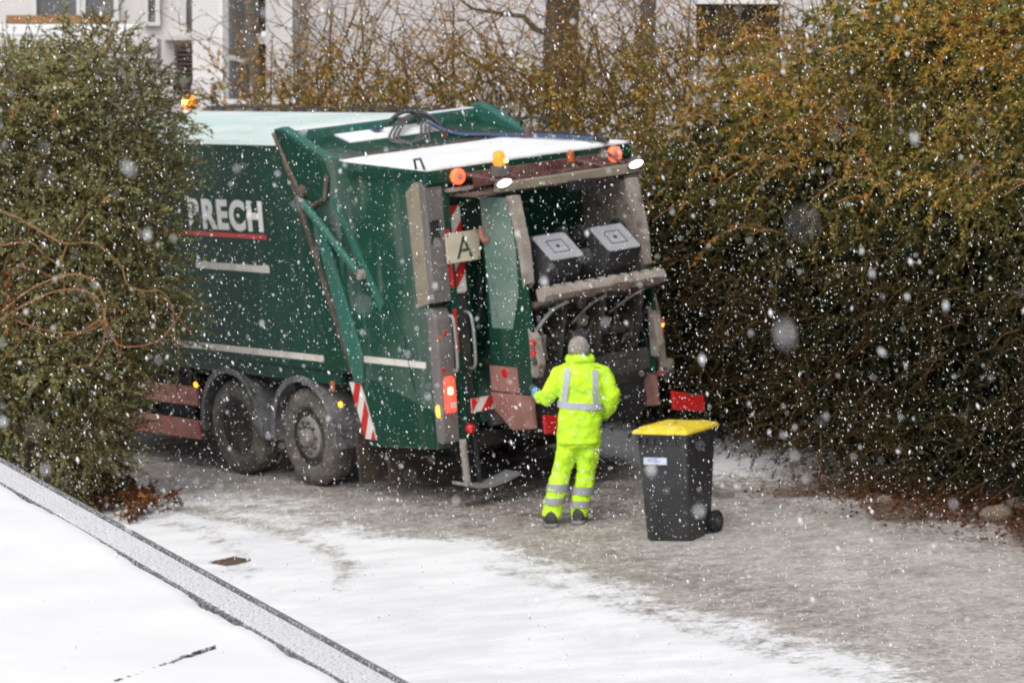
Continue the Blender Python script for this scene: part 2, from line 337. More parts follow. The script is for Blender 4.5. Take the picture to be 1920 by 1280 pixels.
# kerb stones along the foot of the hedge
kerb = B().box((0,0,0),(.01,.01,.01)).build('kerb', M['kerbstone']); tag(kerb, kind='structure')
def ground_frame(u, v, du=.2):
    x, y = wxy(u, v); x2, y2 = wxy(u+du, v); x3, y3 = wxy(u, v+du)
    X = Vector((x2-x, y2-y, gz(x2,y2)-gz(x,y))).normalized(); Yv = Vector((x3-x, y3-y, gz(x3,y3)-gz(x,y))).normalized()
    Z = X.cross(Yv).normalized(); Yv = Z.cross(X)
    return Matrix(((X.x,Yv.x,Z.x,x),(X.y,Yv.y,Z.y,y),(X.z,Yv.z,Z.z,float(gz(x,y))),(0,0,0,1)))
kerb.matrix_world = ground_frame(-8, 1.3) @ Matrix.Translation((0,0,-.03))
kerb_mesh = None
ki = kerb.matrix_world.inverted()
for k in range(12):
    u0 = -7.5+k*1.0
    vh = float(np.interp(u0+.5, [-12, .8, 5.2], [2.0, 1.9, 1.1]))-.68
    if kerb_mesh is None:
        so = B().box((0,-.06,-.1),(.985,.06,.065)).build('kerb_stone', M['kerbstone'], kerb, bevel=.012); kerb_mesh = so.data
    else:
        so = bpy.data.objects.new('kerb_stone', kerb_mesh); C.objects.link(so); so.parent = kerb
        b_ = so.modifiers.new('bevel', 'BEVEL'); b_.width = .012; b_.segments = 2
    so.matrix_local = ki @ ground_frame(u0, vh) @ Matrix.Rotation(R(-9 if u0 > .3 else -1), 4, 'Z')

# manhole cover in the snow, with a frame and ribs
dc = empty('drain_cover', (0,0,0)); dc.matrix_world = ground_frame(2.82, -3.89)@Matrix.Rotation(R(3),4,'Z')@Matrix.Translation((0,0,.012))@Matrix.Scale(.7,4)
tag(dc, 'rusty square drain cover lying bare in the white snow', 'drain cover')
for a, b_ in (((-.19,-.19,0),(.19,-.165,.02)),((-.19,.165,0),(.19,.19,.02)),((-.19,-.165,0),(-.165,.165,.02)),((.165,-.165,0),(.19,.165,.02))):
    B().box(a, b_).build('frame_bar', M['grate'], dc)
B().box((-.165,-.165,-.02),(.165,.165,.006)).build('plate', M['grate'], dc)
for k in range(5): B().box((-.15,-.14+k*.062,.006),(.15,-.11+k*.062,.013)).build('rib', M['grate'], dc)

# ------------------------------------------------------------------ building behind
def facade():
    b = empty('apartment_building', (-4, 51.5, .3))
    tag(b, 'pale rendered apartment block with balcony and tall windows behind the hedge', 'building')
    inv = Matrix.Translation((4, -51.5, -.3))
    D = 51.5
    def rect(px0, py0, px1, py1, Y0, Y1, name, m, parent=None, bevel=0):
        p = at(px0, py1, D); q = at(px1, py0, D)
        mb = B().box((p.x+4, Y0, p.z-.3), (q.x+4, Y1, q.z-.3))
        return mb.build(name, m, parent or b, bevel=bevel)
    top = -900
    # recessed wall and windows behind the balcony
    rect(-500, top, 372, 900, 1.6, 2.0, 'wall', M['render_white'])
    def window(px0, py0, px1, py1, yf, g='glass', mull=0):
        w = rect(px0, py0, px1, py1, yf, yf+.03, 'window', M[g])
        for r_ in ((px0-7,py0-7,px0,py1+7),(px1,py0-7,px1+7,py1+7),(px0,py0-7,px1,py0),(px0,py1,px1,py1+7)):
            rect(*r_, yf-.06, yf+.02, 'frame', M['frame_white'], w)
        if mull: rect((px0+px1)/2-3, py0, (px0+px1)/2+3, py1, yf-.05, yf-.005, 'mullion', M['frame_white'], w)
        return w
    window(40, -150, 120, 36, 1.55); window(135, -150, 192, 36, 1.55, mull=0)
    window(256, -150, 272, 44, 1.55); window(330, -150, 358, 64, 1.52, 'glass')
    rect(288, 70, 376, 78, 1.3, 1.6, 'window_sill', M['render_white'])
    # balcony parapet: floor slab, grey slats, wooden rail, snow
    rect(-500, 250, 366, 275, -.3, 1.6, 'balcony_floor', M['render_grey'])
    for k in range(8): rect(-500, 88+k*20, 300, 101+k*20, -.25, -.21, 'balcony_slat', M['slat_grey'])
    for px in (20, 75, 150, 240, 298): rect(px, 72, px+6, 250, -.20, -.15, 'balcony_post', M['slat_grey'])
    rail = rect(-500, 48, 262, 74, -.34, -.08, 'balcony_rail', M['frame_white'])
    rect(-500, 46, 262, 66, -.36, -.06, 'snow_layer', M['snow'], rail, bevel=.02)
    rect(10, 29, 205, 47, .10, .16, 'wood_board', M['wood'])
    for k in range(11): rect(328, 84+k*8.4, 371, 88.5+k*8.4, -.1, -.05, 'shutter_slat', M['slat'])
    rect(331, 82, 369, 180, .0, .06, 'shutter_back', M['slat'])
    # pillar, angled glazed bay beside it
    rect(373, top, 417, 900, -.5, .3, 'pillar', M['render_white'], bevel=.01)
    bay = B()
    p = at(417, 195, D); q = at(474, -150, D)
    w = bay.add([(p.x+4.0,-.45,p.z-.3),(q.x+4.0,.75,p.z-.36),(q.x+4.0,.75,q.z-.3),(p.x+4.0,-.45,q.z-.3),(p.x+4.02,-.38,p.z-.3),(q.x+4.02,.85,p.z-.36),(q.x+4.02,.85,q.z-.3),(p.x+4.02,-.38,q.z-.3)],
        [(0,1,2,3),(7,6,5,4),(0,4,5,1),(1,5,6,2),(2,6,7,3),(3,7,4,0)]).build('window', M['glass'], b)
    A0 = Vector((p.x+4.0,-.5,0)); A1 = Vector((q.x+4.0,.68,0)); dA = A1-A0
    def bar(t0, t1, py0, py1, name='frame', m='frame_white'):
        z1 = at(440, py0, D).z-.3; z0 = at(440, py1, D).z-.3
        n = Vector((dA.y, -dA.x, 0)).normalized()*.05
        a = A0+dA*t0; c = A0+dA*t1
        def sh(pt, t): return -.13*t
        vs_ = []
        for off in (n, -n*.2):
            for pt, t, z in ((a,t0,z0),(c,t1,z0),(c,t1,z1),(a,t0,z1)):
                vs_.append((pt.x+off.x, pt.y+off.y, z+sh(pt,t)))
        B().add(vs_, [(0,1,2,3),(7,6,5,4),(0,4,5,1),(1,5,6,2),(2,6,7,3),(3,7,4,0)]).build(name, M[m], w)
    bar(0, .16, -150, 190); bar(.82, 1.02, -150, 190); bar(.16, .82, 99, 108); bar(.16, .82, 184, 192)
    rect(478, top, 500, 60, .6, .7, 'window', M['glass_dark']); rect(478, 70, 500, 82, .55, .7, 'window_sill', M['frame_white']); rect(478, 84, 500, 300, .6, .7, 'window', M['glass_dark'])
    rect(500, top, 540, 900, .4, .8, 'wall', M['render_white'])
    rect(417, 188, 540, 900, .78, 1.1, 'wall', M['render_white'])
    # long plain wall with one dark window
    rect(540, top, 1310, 900, .5, 1.0, 'wall', M['render_grey']); rect(1470, top, 2300, 900, .5, 1.0, 'wall', M['render_grey'])
    rect(1310, top, 1470, -6, .5, 1.0, 'wall', M['render_grey']); rect(1310, 108, 1470, 900, .5, 1.0, 'wall', M['render_grey'])
    wd = rect(1310, -6, 1470, 108, .8, .84, 'window', M['glass_dark'])
    rect(1310, -6, 1480, 8, .42, .79, 'lintel', M['frame_white'], wd); rect(1386, 8, 1392, 108, .74, .79, 'mullion', M['frame_white'] if False else M['slat'], wd)
    rect(556, top, 566, 900, .42, .49, 'downpipe', M['slat_grey'])
    rect(-520, top-40, 2320, top, .3, 2.2, 'roof', M['slat_grey'])
    rect(392, 184, 566, 191, -1.0, -.52, 'terrace_edge', M['frame_white']); rect(392, 191, 566, 420, -.95, -.54, 'terrace_wall', M['slat_grey'])
facade()

# garden chair on the terrace in front of the bay
gc = empty('garden_chair', at(375, 185, 50.0)); tag(gc, 'white tubular garden chair folded against the white pillar', 'chair')
B().tube([(-.18,0,-.12),(-.06,.05,.26),(.0,.05,.30),(.16,.05,.24)], .022).build('frame', M['chair_white'], gc)
B().tube([(-.20,-.02,-.1),(.22,-.02,-.1)], .02).build('foot_rail', M['chair_white'], gc)
B().tube([(.16,.03,-.12),(.20,.05,.20)], .028).build('leg', M['chair_blue'], gc); B().tube([(.30,.03,-.12),(.22,.05,.16)], .022).build('leg', M['chair_white'], gc)
B().box((-.05,.02,.0),(.15,.05,.2)).build('backrest', M['chair_white'], gc)

# ------------------------------------------------------------------ plants
def unit(a): return a/np.maximum(np.linalg.norm(a, axis=-1, keepdims=True), 1e-9)
def fast_mesh(name, verts, quads, m, parent, tint=None):
    me = bpy.data.meshes.new(name); n = len(verts); me.vertices.add(n); me.vertices.foreach_set('co', verts.astype(np.float32).ravel())
    q = quads.astype(np.int32); me.loops.add(q.size); me.loops.foreach_set('vertex_index', q.ravel())
    me.polygons.add(len(q)); me.polygons.foreach_set('loop_start', (np.arange(len(q))*q.shape[1]).astype(np.int32))
    if tint is not None:
        a = me.attributes.new('tint', 'FLOAT', 'FACE'); a.data.foreach_set('value', tint.astype(np.float32))
    me.update(); me.materials.append(m); o = bpy.data.objects.new(name, me); C.objects.link(o)
    if parent: o.parent = parent
    return o
def leaves(rg, P, N, T, L, W):
    """rhombic leaves at P, axis T, normal N"""
    T = unit(T); S = unit(np.cross(N, T)); n = len(P); Nn = unit(np.cross(T, S))
    L = L[:, None]; W = W[:, None]
    v = np.stack([P, P+T*L*.45+S*W*.5+Nn*L*.06, P+T*L, P+T*L*.45-S*W*.5+Nn*L*.06], 1).reshape(-1, 3)
    return v, np.arange(n*4).reshape(n, 4)
def tubes(paths, r0, r1, sides=3):
    """paths (n, k, 3) -> tapered tubes"""
    n, k, _ = paths.shape
    t = np.gradient(paths, axis=1); t = unit(t); ref = np.array([.31,.77,.56]); x = unit(np.cross(t, ref)); y = np.cross(t, x)
    rad = np.linspace(0, 1, k)[None, :, None]; rad = r0[:, None, None]*(1-rad)+r1[:, None, None]*rad
    ang = np.arange(sides)*2*np.pi/sides
    ring = paths[:, :, None, :] + rad[..., None]*(x[:, :, None, :]*np.cos(ang)[None, None, :, None]+y[:, :, None, :]*np.sin(ang)[None, None, :, None])
    idx = np.arange(n*k*sides).reshape(n, k, sides); nxt = np.roll(idx, -1, 2)
    q = np.stack([idx[:, :-1], nxt[:, :-1], nxt[:, 1:], idx[:, 1:]], -1).reshape(-1, 4)
    return ring.reshape(-1, 3), q
def shrub(root, seed, lobes, nshoot, nleaf, L, W, slen, tintf, leafmat, up=.35, droop=.35, shell=.62, inner=0, clip=None, twig=1.0, inner_size=.11):
    rg = np.random.RandomState(seed); lobes = np.array(lobes, float)
    org = np.array(root.location)
    wgt = lobes[:,3]*lobes[:,5]+lobes[:,4]*lobes[:,5]+lobes[:,3]*lobes[:,4]; wgt /= wgt.sum()
    big = np.where(lobes[:,3] > .7, wgt, 0) if (lobes[:,3] > .7).any() else wgt; big = big/big.sum()
    def sample(n, lo, hi, w_=None):
        k = rg.choice(len(lobes), n, p=wgt if w_ is None else w_); d = unit(rg.normal(size=(n, 3)))
        r = rg.uniform(lo, hi, n)**.6
        return lobes[k,:3]+d*r[:, None]*lobes[k,3:6], d/lobes[k,3:6]
    P0, d = sample(nshoot, shell**1.6, 1.0); d = unit(d)
    keep = P0[:,2] > gz(P0[:,0], P0[:,1])+.05
    if clip is not None: keep &= clip(P0)
    P0 = P0[keep]; d = d[keep]; n = len(P0)
    D = unit(d*.75+rg.normal(size=(n,3))*.5+np.array([0,0,up])); ln = rg.uniform(.55, 1.25, n)*slen
    s = np.linspace(0, 1, 5)[None, :, None]
    path = P0[:,None,:]+D[:,None,:]*s*ln[:,None,None]+np.array([0,0,-1.])*droop*(s**2)*ln[:,None,None]+rg.normal(size=(n,5,3))*.012
    ls = rg.uniform(.08, 1.0, (n, nleaf)); li = np.minimum((ls*4).astype(int), 3); fr = ls*4-li
    ar = np.arange(n)[:,None]
    LP = path[ar, li]*(1-fr)[...,None]+path[ar, li+1]*fr[...,None]
    TD = path[ar, li+1]-path[ar, li]
    LP = LP.reshape(-1,3); TD = unit(TD.reshape(-1,3)); nn = len(LP)
    T = unit(TD*.9+rg.normal(size=(nn,3))*.6); Nn = unit(rg.normal(size=(nn,3))*.9+np.array([0,-.25,.7]))
    base = tintf(P0, rg)                                    # one tint per shoot, then leaf by leaf variation
    tint = np.clip(np.repeat(base, nleaf)+rg.normal(0, .07, nn), 0, 1)
    ll = rg.uniform(.7, 1.35, nn)*L; ww = rg.uniform(.75, 1.25, nn)*W
    v, q = leaves(rg, LP, Nn, T, ll, ww)
    f = fast_mesh('foliage', v-org, q, leafmat, root, tint); f['kind'] = 'stuff'
    if inner:
        Pi, di = sample(inner, 0.0, .56, big); kp = Pi[:,2] > gz(Pi[:,0], Pi[:,1])+.1; Pi = Pi[kp]; m_ = len(Pi)
        if clip is not None: c_ = clip(Pi); Pi = Pi[c_]; m_ = len(Pi)
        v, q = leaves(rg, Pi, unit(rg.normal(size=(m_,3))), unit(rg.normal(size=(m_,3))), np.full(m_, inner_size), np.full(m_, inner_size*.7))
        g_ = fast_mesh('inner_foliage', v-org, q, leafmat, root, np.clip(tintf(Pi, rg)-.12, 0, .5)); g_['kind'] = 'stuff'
    if twig:
        k = rg.rand(n) < twig
        v, q = tubes(path[k], np.full(k.sum(), .006), np.full(k.sum(), .002))
        g_ = fast_mesh('twigs', v-org, q, M['twig'], root); g_['kind'] = 'stuff'
    return path
def stems(root, seed, bases, tops, r0=.05, r1=.012, m='bark', name='stem', wob=.12):
    rg = np.random.RandomState(seed); org = np.array(root.location)
    for a, b_ in zip(bases, tops):
        a = np.array(a); b_ = np.array(b_); s = np.linspace(0, 1, 8)[:, None]
        p = a+(b_-a)*s+np.cumsum(rg.normal(size=(8,3))*wob*.35, 0)*s; p[0] = a
        v, q = tubes(p[None], np.array([r0*rg.uniform(.7,1.2)]), np.array([r1]), 6)
        fast_mesh(name, v-org, q, M[m], root)

def blotch(P, f, seed):
    rg = np.random.RandomState(seed); s = 0
    for k in range(5):
        w = rg.normal(size=3)*f; s = s+np.sin(P@w+rg.uniform(0, 6.28))
    return s/5

# tall hedge on the right of the lane
def hedge_right():
    root = empty('hedge', (*wxy(5.5, 2.3), float(gz(*wxy(5.5, 2.3)))))
    tag(root, 'tall overgrown hedge, rust-tinted on top and dark below, beside the lane', 'hedge')
    rg = np.random.RandomState(11); lobes = []; back = []
    for u in np.arange(-1.4, 11.5, .65):
        vf = np.interp(u, [-12, .8, 5.2, 7.8, 20], [2.0, 1.9, 1.1, .86, -.2])
        h = np.interp(u, [-1.5, 0, 1.2, 2.2, 3.2, 4.2, 5.2, 11], [2.3, 2.9, 3.4, 3.65, 4.05, 4.5, 4.9, 5.2])+rg.uniform(-.15,.15)
        x, y = wxy(u, vf+1.25); g = float(gz(x, y))
        for zz in np.arange(.5, h-.5, .72): lobes.append((*wxy(u+rg.uniform(-.2,.2), vf+1.0+rg.uniform(-.1,.2)), g+zz, .85, .85, .72))
        lobes.append((*wxy(u, vf+1.2), g+h-.75, .9, .9, .75))
        for zz in np.arange(.5, h-.4, 1.0): back.append((*wxy(u+rg.uniform(-.2,.2), vf+2.3), g+zz, 1.0, 1.0, .85))
        for k in range(3):
            r = rg.uniform(.28,.5); lobes.append((*wxy(u+rg.uniform(-.4,.4), vf+.10+r*.8+(.30 if u < 4.4 else 0)), g+r*.7+rg.uniform(0,.25)+(.18 if u < 4.4 else 0), r, r, r*.95))
        for k in range(7):
            a = rg.uniform(0, 1); hh = rg.uniform(.12, .98)
            x2, y2 = wxy(u+rg.uniform(-.5,.5), vf+.1+rg.uniform(.15, 1.3)*(1 if hh > .8 else .5)+.2*(hh > .55)); r = rg.uniform(.30, .58)
            lobes.append((x2, y2, g+max(hh*h-.25, r*.8), r, r, r*.9))
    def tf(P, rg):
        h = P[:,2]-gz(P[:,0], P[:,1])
        return np.clip(.05+.54*smooth((h-1.2)/2.4)+.26*blotch(P, 2.0, 5)*(.25+smooth((h-1.4)/1.6))+.15*blotch(P, 5, 6)*(.4+smooth((h-1)/2))+rg.normal(0,.06,len(P)), 0, 1)  # leaves darken downwards: dark foliage with deep shade put into their colour
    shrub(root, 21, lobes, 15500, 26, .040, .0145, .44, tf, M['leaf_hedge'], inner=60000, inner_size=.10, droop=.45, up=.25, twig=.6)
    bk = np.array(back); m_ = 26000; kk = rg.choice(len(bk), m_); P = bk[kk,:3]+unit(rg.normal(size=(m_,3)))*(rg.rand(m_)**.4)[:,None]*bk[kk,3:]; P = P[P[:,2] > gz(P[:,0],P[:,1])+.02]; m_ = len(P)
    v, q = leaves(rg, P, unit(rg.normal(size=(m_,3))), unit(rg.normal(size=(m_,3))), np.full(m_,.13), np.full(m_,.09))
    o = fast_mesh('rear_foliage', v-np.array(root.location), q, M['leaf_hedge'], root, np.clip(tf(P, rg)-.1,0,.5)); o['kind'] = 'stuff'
    bs = [wxy(u, np.interp(u, [.8,5.2,7.8,12],[1.9,1.1,.86,.5])+rg.uniform(.8,1.6)) for u in np.arange(1.5, 10, .4)]
    stems(root, 4, [(x, y, float(gz(x,y))-.05) for x, y in bs], [(x+rg.uniform(-.5,.5), y+rg.uniform(-.4,.4), 3.0) for x, y in bs], .03, .010)
    # long arching shoots standing out of the crown
    n = 90; us = rg.uniform(1.4, 9.5, n); vf = np.interp(us, [.8,5.2,7.8,12],[1.9,1.1,.86,.5])
    hs_ = np.interp(us, [1.2, 2.2, 3.2, 4.2, 5.2, 11], [3.4, 3.6, 3.9, 4.3, 4.7, 5.0])*rg.uniform(.55, .98, n)
    x, y = wxy(us, vf+rg.uniform(.05, .6, n)); P0 = np.stack([x, y, gz(x, y)+hs_], -1)
    ang = rg.uniform(0, 2*np.pi, n); D = np.stack([np.cos(ang)*.8, -np.abs(np.sin(ang))*.5, rg.uniform(.5, 1.1, n)], -1)
    ln = rg.uniform(.6, 1.25, n); s = np.linspace(0, 1, 8)[None,:,None]
    path = P0[:,None,:]+D[:,None,:]*s*ln[:,None,None]+np.array([0,0,-1.1])*s**2*ln[:,None,None]*.8
    org = np.array(root.location)
    v, q = tubes(path, np.full(n,.009), np.full(n,.003)); o = fast_mesh('arching_shoots', v-org, q, M['cane'], root); o['kind'] = 'stuff'
    k = 46; ls = rg.uniform(.15, 1, (n,k))*6.99; li = ls.astype(int); fr = (ls-li)[...,None]; ar = np.arange(n)[:,None]
    LP = (path[ar,li]*(1-fr)+path[ar,li+1]*fr).reshape(-1,3); TD = unit((path[ar,li+1]-path[ar,li]).reshape(-1,3)); m_ = len(LP)
    v, q = leaves(rg, LP, unit(rg.normal(size=(m_,3))+np.array([0,-.2,.6])), unit(TD*.6+rg.normal(size=(m_,3))*.7), rg.uniform(.025,.045,m_), rg.uniform(.012,.02,m_))
    o = fast_mesh('shoot_leaves', v-org, q, M['leaf_hedge'], root, np.clip(np.repeat(rg.uniform(.5,.95,n),k)+rg.normal(0,.06,m_),0,1)); o['kind'] = 'stuff'
hedge_right()

# looser hedge behind the truck
def hedge_back():
    root = empty('hedge', (*wxy(-4.5, 2.9), float(gz(*wxy(-4.5, 2.9)))))
    tag(root, 'thin straggly brownish hedge showing above the truck roof in front of the pale wall', 'hedge')
    rg = np.random.RandomState(12); lobes = []
    for u in np.arange(-7.6, 1.6, .55):
        h = np.interp(u, [-8, -5, -1, 1.6], [3.5, 3.25, 3.2, 3.4])+rg.uniform(-.2,.2)
        x, y = wxy(u, 2.0+1.2); g = float(gz(x, y)); lobes.append((x, y, g+h*.48, 1.0, 1.0, h*.50))
        for k in range(4):
            x2, y2 = wxy(u+rg.uniform(-.5,.5), 2.2+rg.uniform(.2,1.6)); r = rg.uniform(.25,.5); lobes.append((x2, y2, g+h+rg.uniform(-.5,.15), r, r, r*1.2))
    def tf(P, rg): return np.clip(.58+.17*blotch(P, 1.6, 15)+.1*blotch(P, 5, 6)+rg.normal(0,.08,len(P)), 0, 1)
    lo = lambda P: P[:,2] > gz(P[:,0],P[:,1])+1.6
    shrub(root, 22, lobes, 3600, 20, .046, .023, .50, tf, M['leaf_hedge'], inner=3500, inner_size=.07, up=.7, droop=.3, clip=lo)
    bs = [wxy(u, 2.4+rg.uniform(.2,1.2)) for u in np.arange(-7.4, 1.2, .5)]
    stems(root, 5, [(x, y, float(gz(x,y))-.05) for x, y in bs], [(x+rg.uniform(-.6,.6), y+rg.uniform(-.4,.4), rg.uniform(3.6,4.6)) for x, y in bs], .032, .007)
    # upright thin shoots with sparse leaves
    n = 300; us = np.where(rg.rand(n) < .12, rg.uniform(-7.8,-6,n), rg.uniform(-6.2, 3.4, n)); x, y = wxy(us, 2.4+rg.uniform(0,1.6,n)); P0 = np.stack([x, y, gz(x,y)+rg.uniform(2.9,3.6,n)], -1)
    D = np.stack([rg.normal(0,.65,n), rg.normal(0,.3,n), rg.uniform(.6,1.2,n)], -1); ln = rg.uniform(.5,1.9,n); s = np.linspace(0,1,7)[None,:,None]
    path = P0[:,None,:]+D[:,None,:]*s*ln[:,None,None]+rg.normal(size=(n,1,3))*np.array([.35,.3,-.15])*s**2+rg.normal(size=(n,7,3))*.02
    org = np.array(root.location)
    m2 = 1000; kk = rg.randint(0, n, m2); jj = rg.randint(1, 6, m2); d2 = unit(rg.normal(size=(m2,3))*[1,.6,.7]+np.array([0,0,.35]))
    side = path[kk, jj][:,None,:]+d2[:,None,:]*np.linspace(0,1,5)[None,:,None]*rg.uniform(.15,.6,m2)[:,None,None]+np.cumsum(rg.normal(size=(m2,5,3))*.018,1)
    v, q = tubes(side, np.full(m2,.006), np.full(m2,.002)); o = fast_mesh('side_twigs', v-org, q, M['twig'], root); o['kind'] = 'stuff'
    k3 = 5; LP = (side[:,1:,:].reshape(m2,4,3)[np.arange(m2)[:,None], rg.randint(0,4,(m2,k3))]).reshape(-1,3)+rg.normal(size=(m2*k3,3))*.02; m_ = len(LP)
    v3, q3 = leaves(rg, LP, unit(rg.normal(size=(m_,3))+np.array([0,-.2,.6])), unit(rg.normal(size=(m_,3))), rg.uniform(.025,.05,m_), rg.uniform(.010,.020,m_))
    o = fast_mesh('side_leaves', v3-org, q3, M['leaf_hedge'], root, np.clip(np.repeat(rg.uniform(.4,.98,m2),k3)+rg.normal(0,.06,m_),0,1)); o['kind'] = 'stuff'
    v, q = tubes(path, np.full(n,.010), np.full(n,.003)); o = fast_mesh('upright_shoots', v-org, q, M['twig'], root); o['kind'] = 'stuff'
    k = 26; ls = rg.uniform(.05,1,(n,k))*5.99; li = ls.astype(int); fr = (ls-li)[...,None]; ar = np.arange(n)[:,None]
    LP = (path[ar,li]*(1-fr)+path[ar,li+1]*fr).reshape(-1,3)+rg.normal(size=(n*k,3))*.035; TD = unit((path[ar,li+1]-path[ar,li]).reshape(-1,3)); m_ = len(LP)
    v, q = leaves(rg, LP, unit(rg.normal(size=(m_,3))+np.array([0,-.2,.6])), unit(TD*.6+rg.normal(size=(m_,3))*.7), rg.uniform(.03,.055,m_), rg.uniform(.014,.026,m_))
    o = fast_mesh('shoot_leaves', v-org, q, M['leaf_hedge'], root, np.clip(np.repeat(rg.uniform(.42,.9,n),k)+rg.normal(0,.07,m_),0,1)); o['kind'] = 'stuff'
hedge_back()

# trees behind the hedge
def tree(name, px, Y, r, label, seed, m, nbr, group=None):
    rg = np.random.RandomState(seed); b0 = at(px, 300, Y); base = np.array([b0.x, Y, float(gz(b0.x, Y))-.1]); H = 8.5
    root = empty(name, base); tag(root, label, 'tree', group)
    s = np.linspace(0,1,10)[:,None]; p = base+np.array([rg.uniform(-.2,.2), 0, H])*s+np.cumsum(rg.normal(size=(10,3))*[.05,.05,0],0)
    p[0] = base
    v, q = tubes(p[None], np.array([r*1.15]), np.array([r*.45]), 12); fast_mesh('trunk', v-base, q, M[m], root)
    pts = []
    for k in range(nbr):
        z = rg.uniform(2.6, 7.5); t = z/H; c = base+(p[min(int(t*9),8)]-base); a = rg.uniform(0, 2*np.pi); d = np.array([np.cos(a), np.sin(a)*.7, rg.uniform(-.1,.7)]); ln = rg.uniform(1.0, 2.6)
        ss = np.linspace(0,1,8)[:,None]; b_ = c+unit(d)*ss*ln+np.cumsum(rg.normal(size=(8,3))*.06,0)+np.array([0,0,.25])*ss**2
        v, q = tubes(b_[None], np.array([r*.28*rg.uniform(.6,1.1)]), np.array([.008]), 6); fast_mesh('branch', v-base, q, M[m], root)
        for j in range(7): pts.append((b_[rg.randint(2,8)], unit(d+rg.normal(size=3)*.8)))
    P0 = np.array([a for a, _ in pts]); D = np.array([d for _, d in pts]); n = len(P0); ss = np.linspace(0,1,6)[None,:,None]
    path = P0[:,None,:]+D[:,None,:]*ss*rg.uniform(.4,1.1,n)[:,None,None]+np.cumsum(rg.normal(size=(n,6,3))*.03,1)
    v, q = tubes(path, np.full(n,.010), np.full(n,.003)); o = fast_mesh('crown_twigs', v-base, q, M['twig'], root); o['kind'] = 'stuff'
tree('bare_tree', 1080, 46.0, .26, 'dark thick bare tree trunk behind the hedge above the tailgate', 31, 'bark', 15)
tree('bare_tree', 1196, 48.0, .13, 'slender grey tree trunk right of the thick dark trunk', 32, 'bark_grey', 9)
tree('bare_tree', 520, 47.5, .085, 'thin bare tree beside the pale downpipe near the glazed bay', 33, 'bark_grey', 10)

# big evergreen bush in the left foreground
def bush_left():
    Y = 36.3; c = at(90, 940, Y); root = empty('evergreen_bush', (c.x, Y, float(gz(c.x, Y))))
    tag(root, 'large olive-green evergreen bush at the left covering the front of the truck', 'bush')
    def L_(px, py, rx, rz, dy=0, ry=None):
        p = at(px, py, Y+dy); k = Y/FPX; return (p.x, p.y, p.z, rx*k, (ry or rx)*k, rz*k)
    lob = [L_(190,190,120,135), L_(130,330,180,190), L_(235,380,105,150,.1), L_(120,560,200,200), L_(220,570,110,150,.1), L_(90,760,150,210), L_(150,720,100,170,-.1), L_(40,300,170,220), L_(20,600,170,240), L_(-60,500,180,400),
           L_(280,290,60,70,.1), L_(285,500,62,70), L_(290,620,70,60), L_(205,90,45,60), L_(150,95,40,60), L_(320,210,40,50), L_(110,850,110,100), L_(180,800,62,130), L_(40,180,70,90), L_(240,240,90,100,-.2), L_(170,450,110,120,-.3), L_(90,420,90,90,-.3), L_(215,690,55,80)]
    rg = np.random.RandomState(6)
    for k in range(46):
        a = rg.uniform(0, 300); b_ = rg.uniform(130, 840)
        if a > 260-max(0, (b_-600))*.45: a *= .6
        r = rg.uniform(22, 50); lob.append(L_(a, b_, r, r*.8, rg.uniform(-.85,-.35), r))
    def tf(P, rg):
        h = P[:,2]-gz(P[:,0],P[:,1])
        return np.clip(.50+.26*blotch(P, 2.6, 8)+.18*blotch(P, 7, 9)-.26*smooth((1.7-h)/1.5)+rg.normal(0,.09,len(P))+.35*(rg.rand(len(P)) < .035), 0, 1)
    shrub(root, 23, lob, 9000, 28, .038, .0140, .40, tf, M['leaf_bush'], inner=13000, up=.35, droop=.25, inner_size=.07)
    bs = [(c.x+rg.uniform(-.8,.45), Y+rg.uniform(-.5,.5)) for k in range(11)]
    stems(root, 7, [(x,y,float(gz(x,y))-.05) for x,y in bs], [(x+rg.uniform(-.3,.5), y+rg.uniform(-.3,.3), rg.uniform(2.2,3.6)) for x,y in bs], .05, .012)
bush_left()

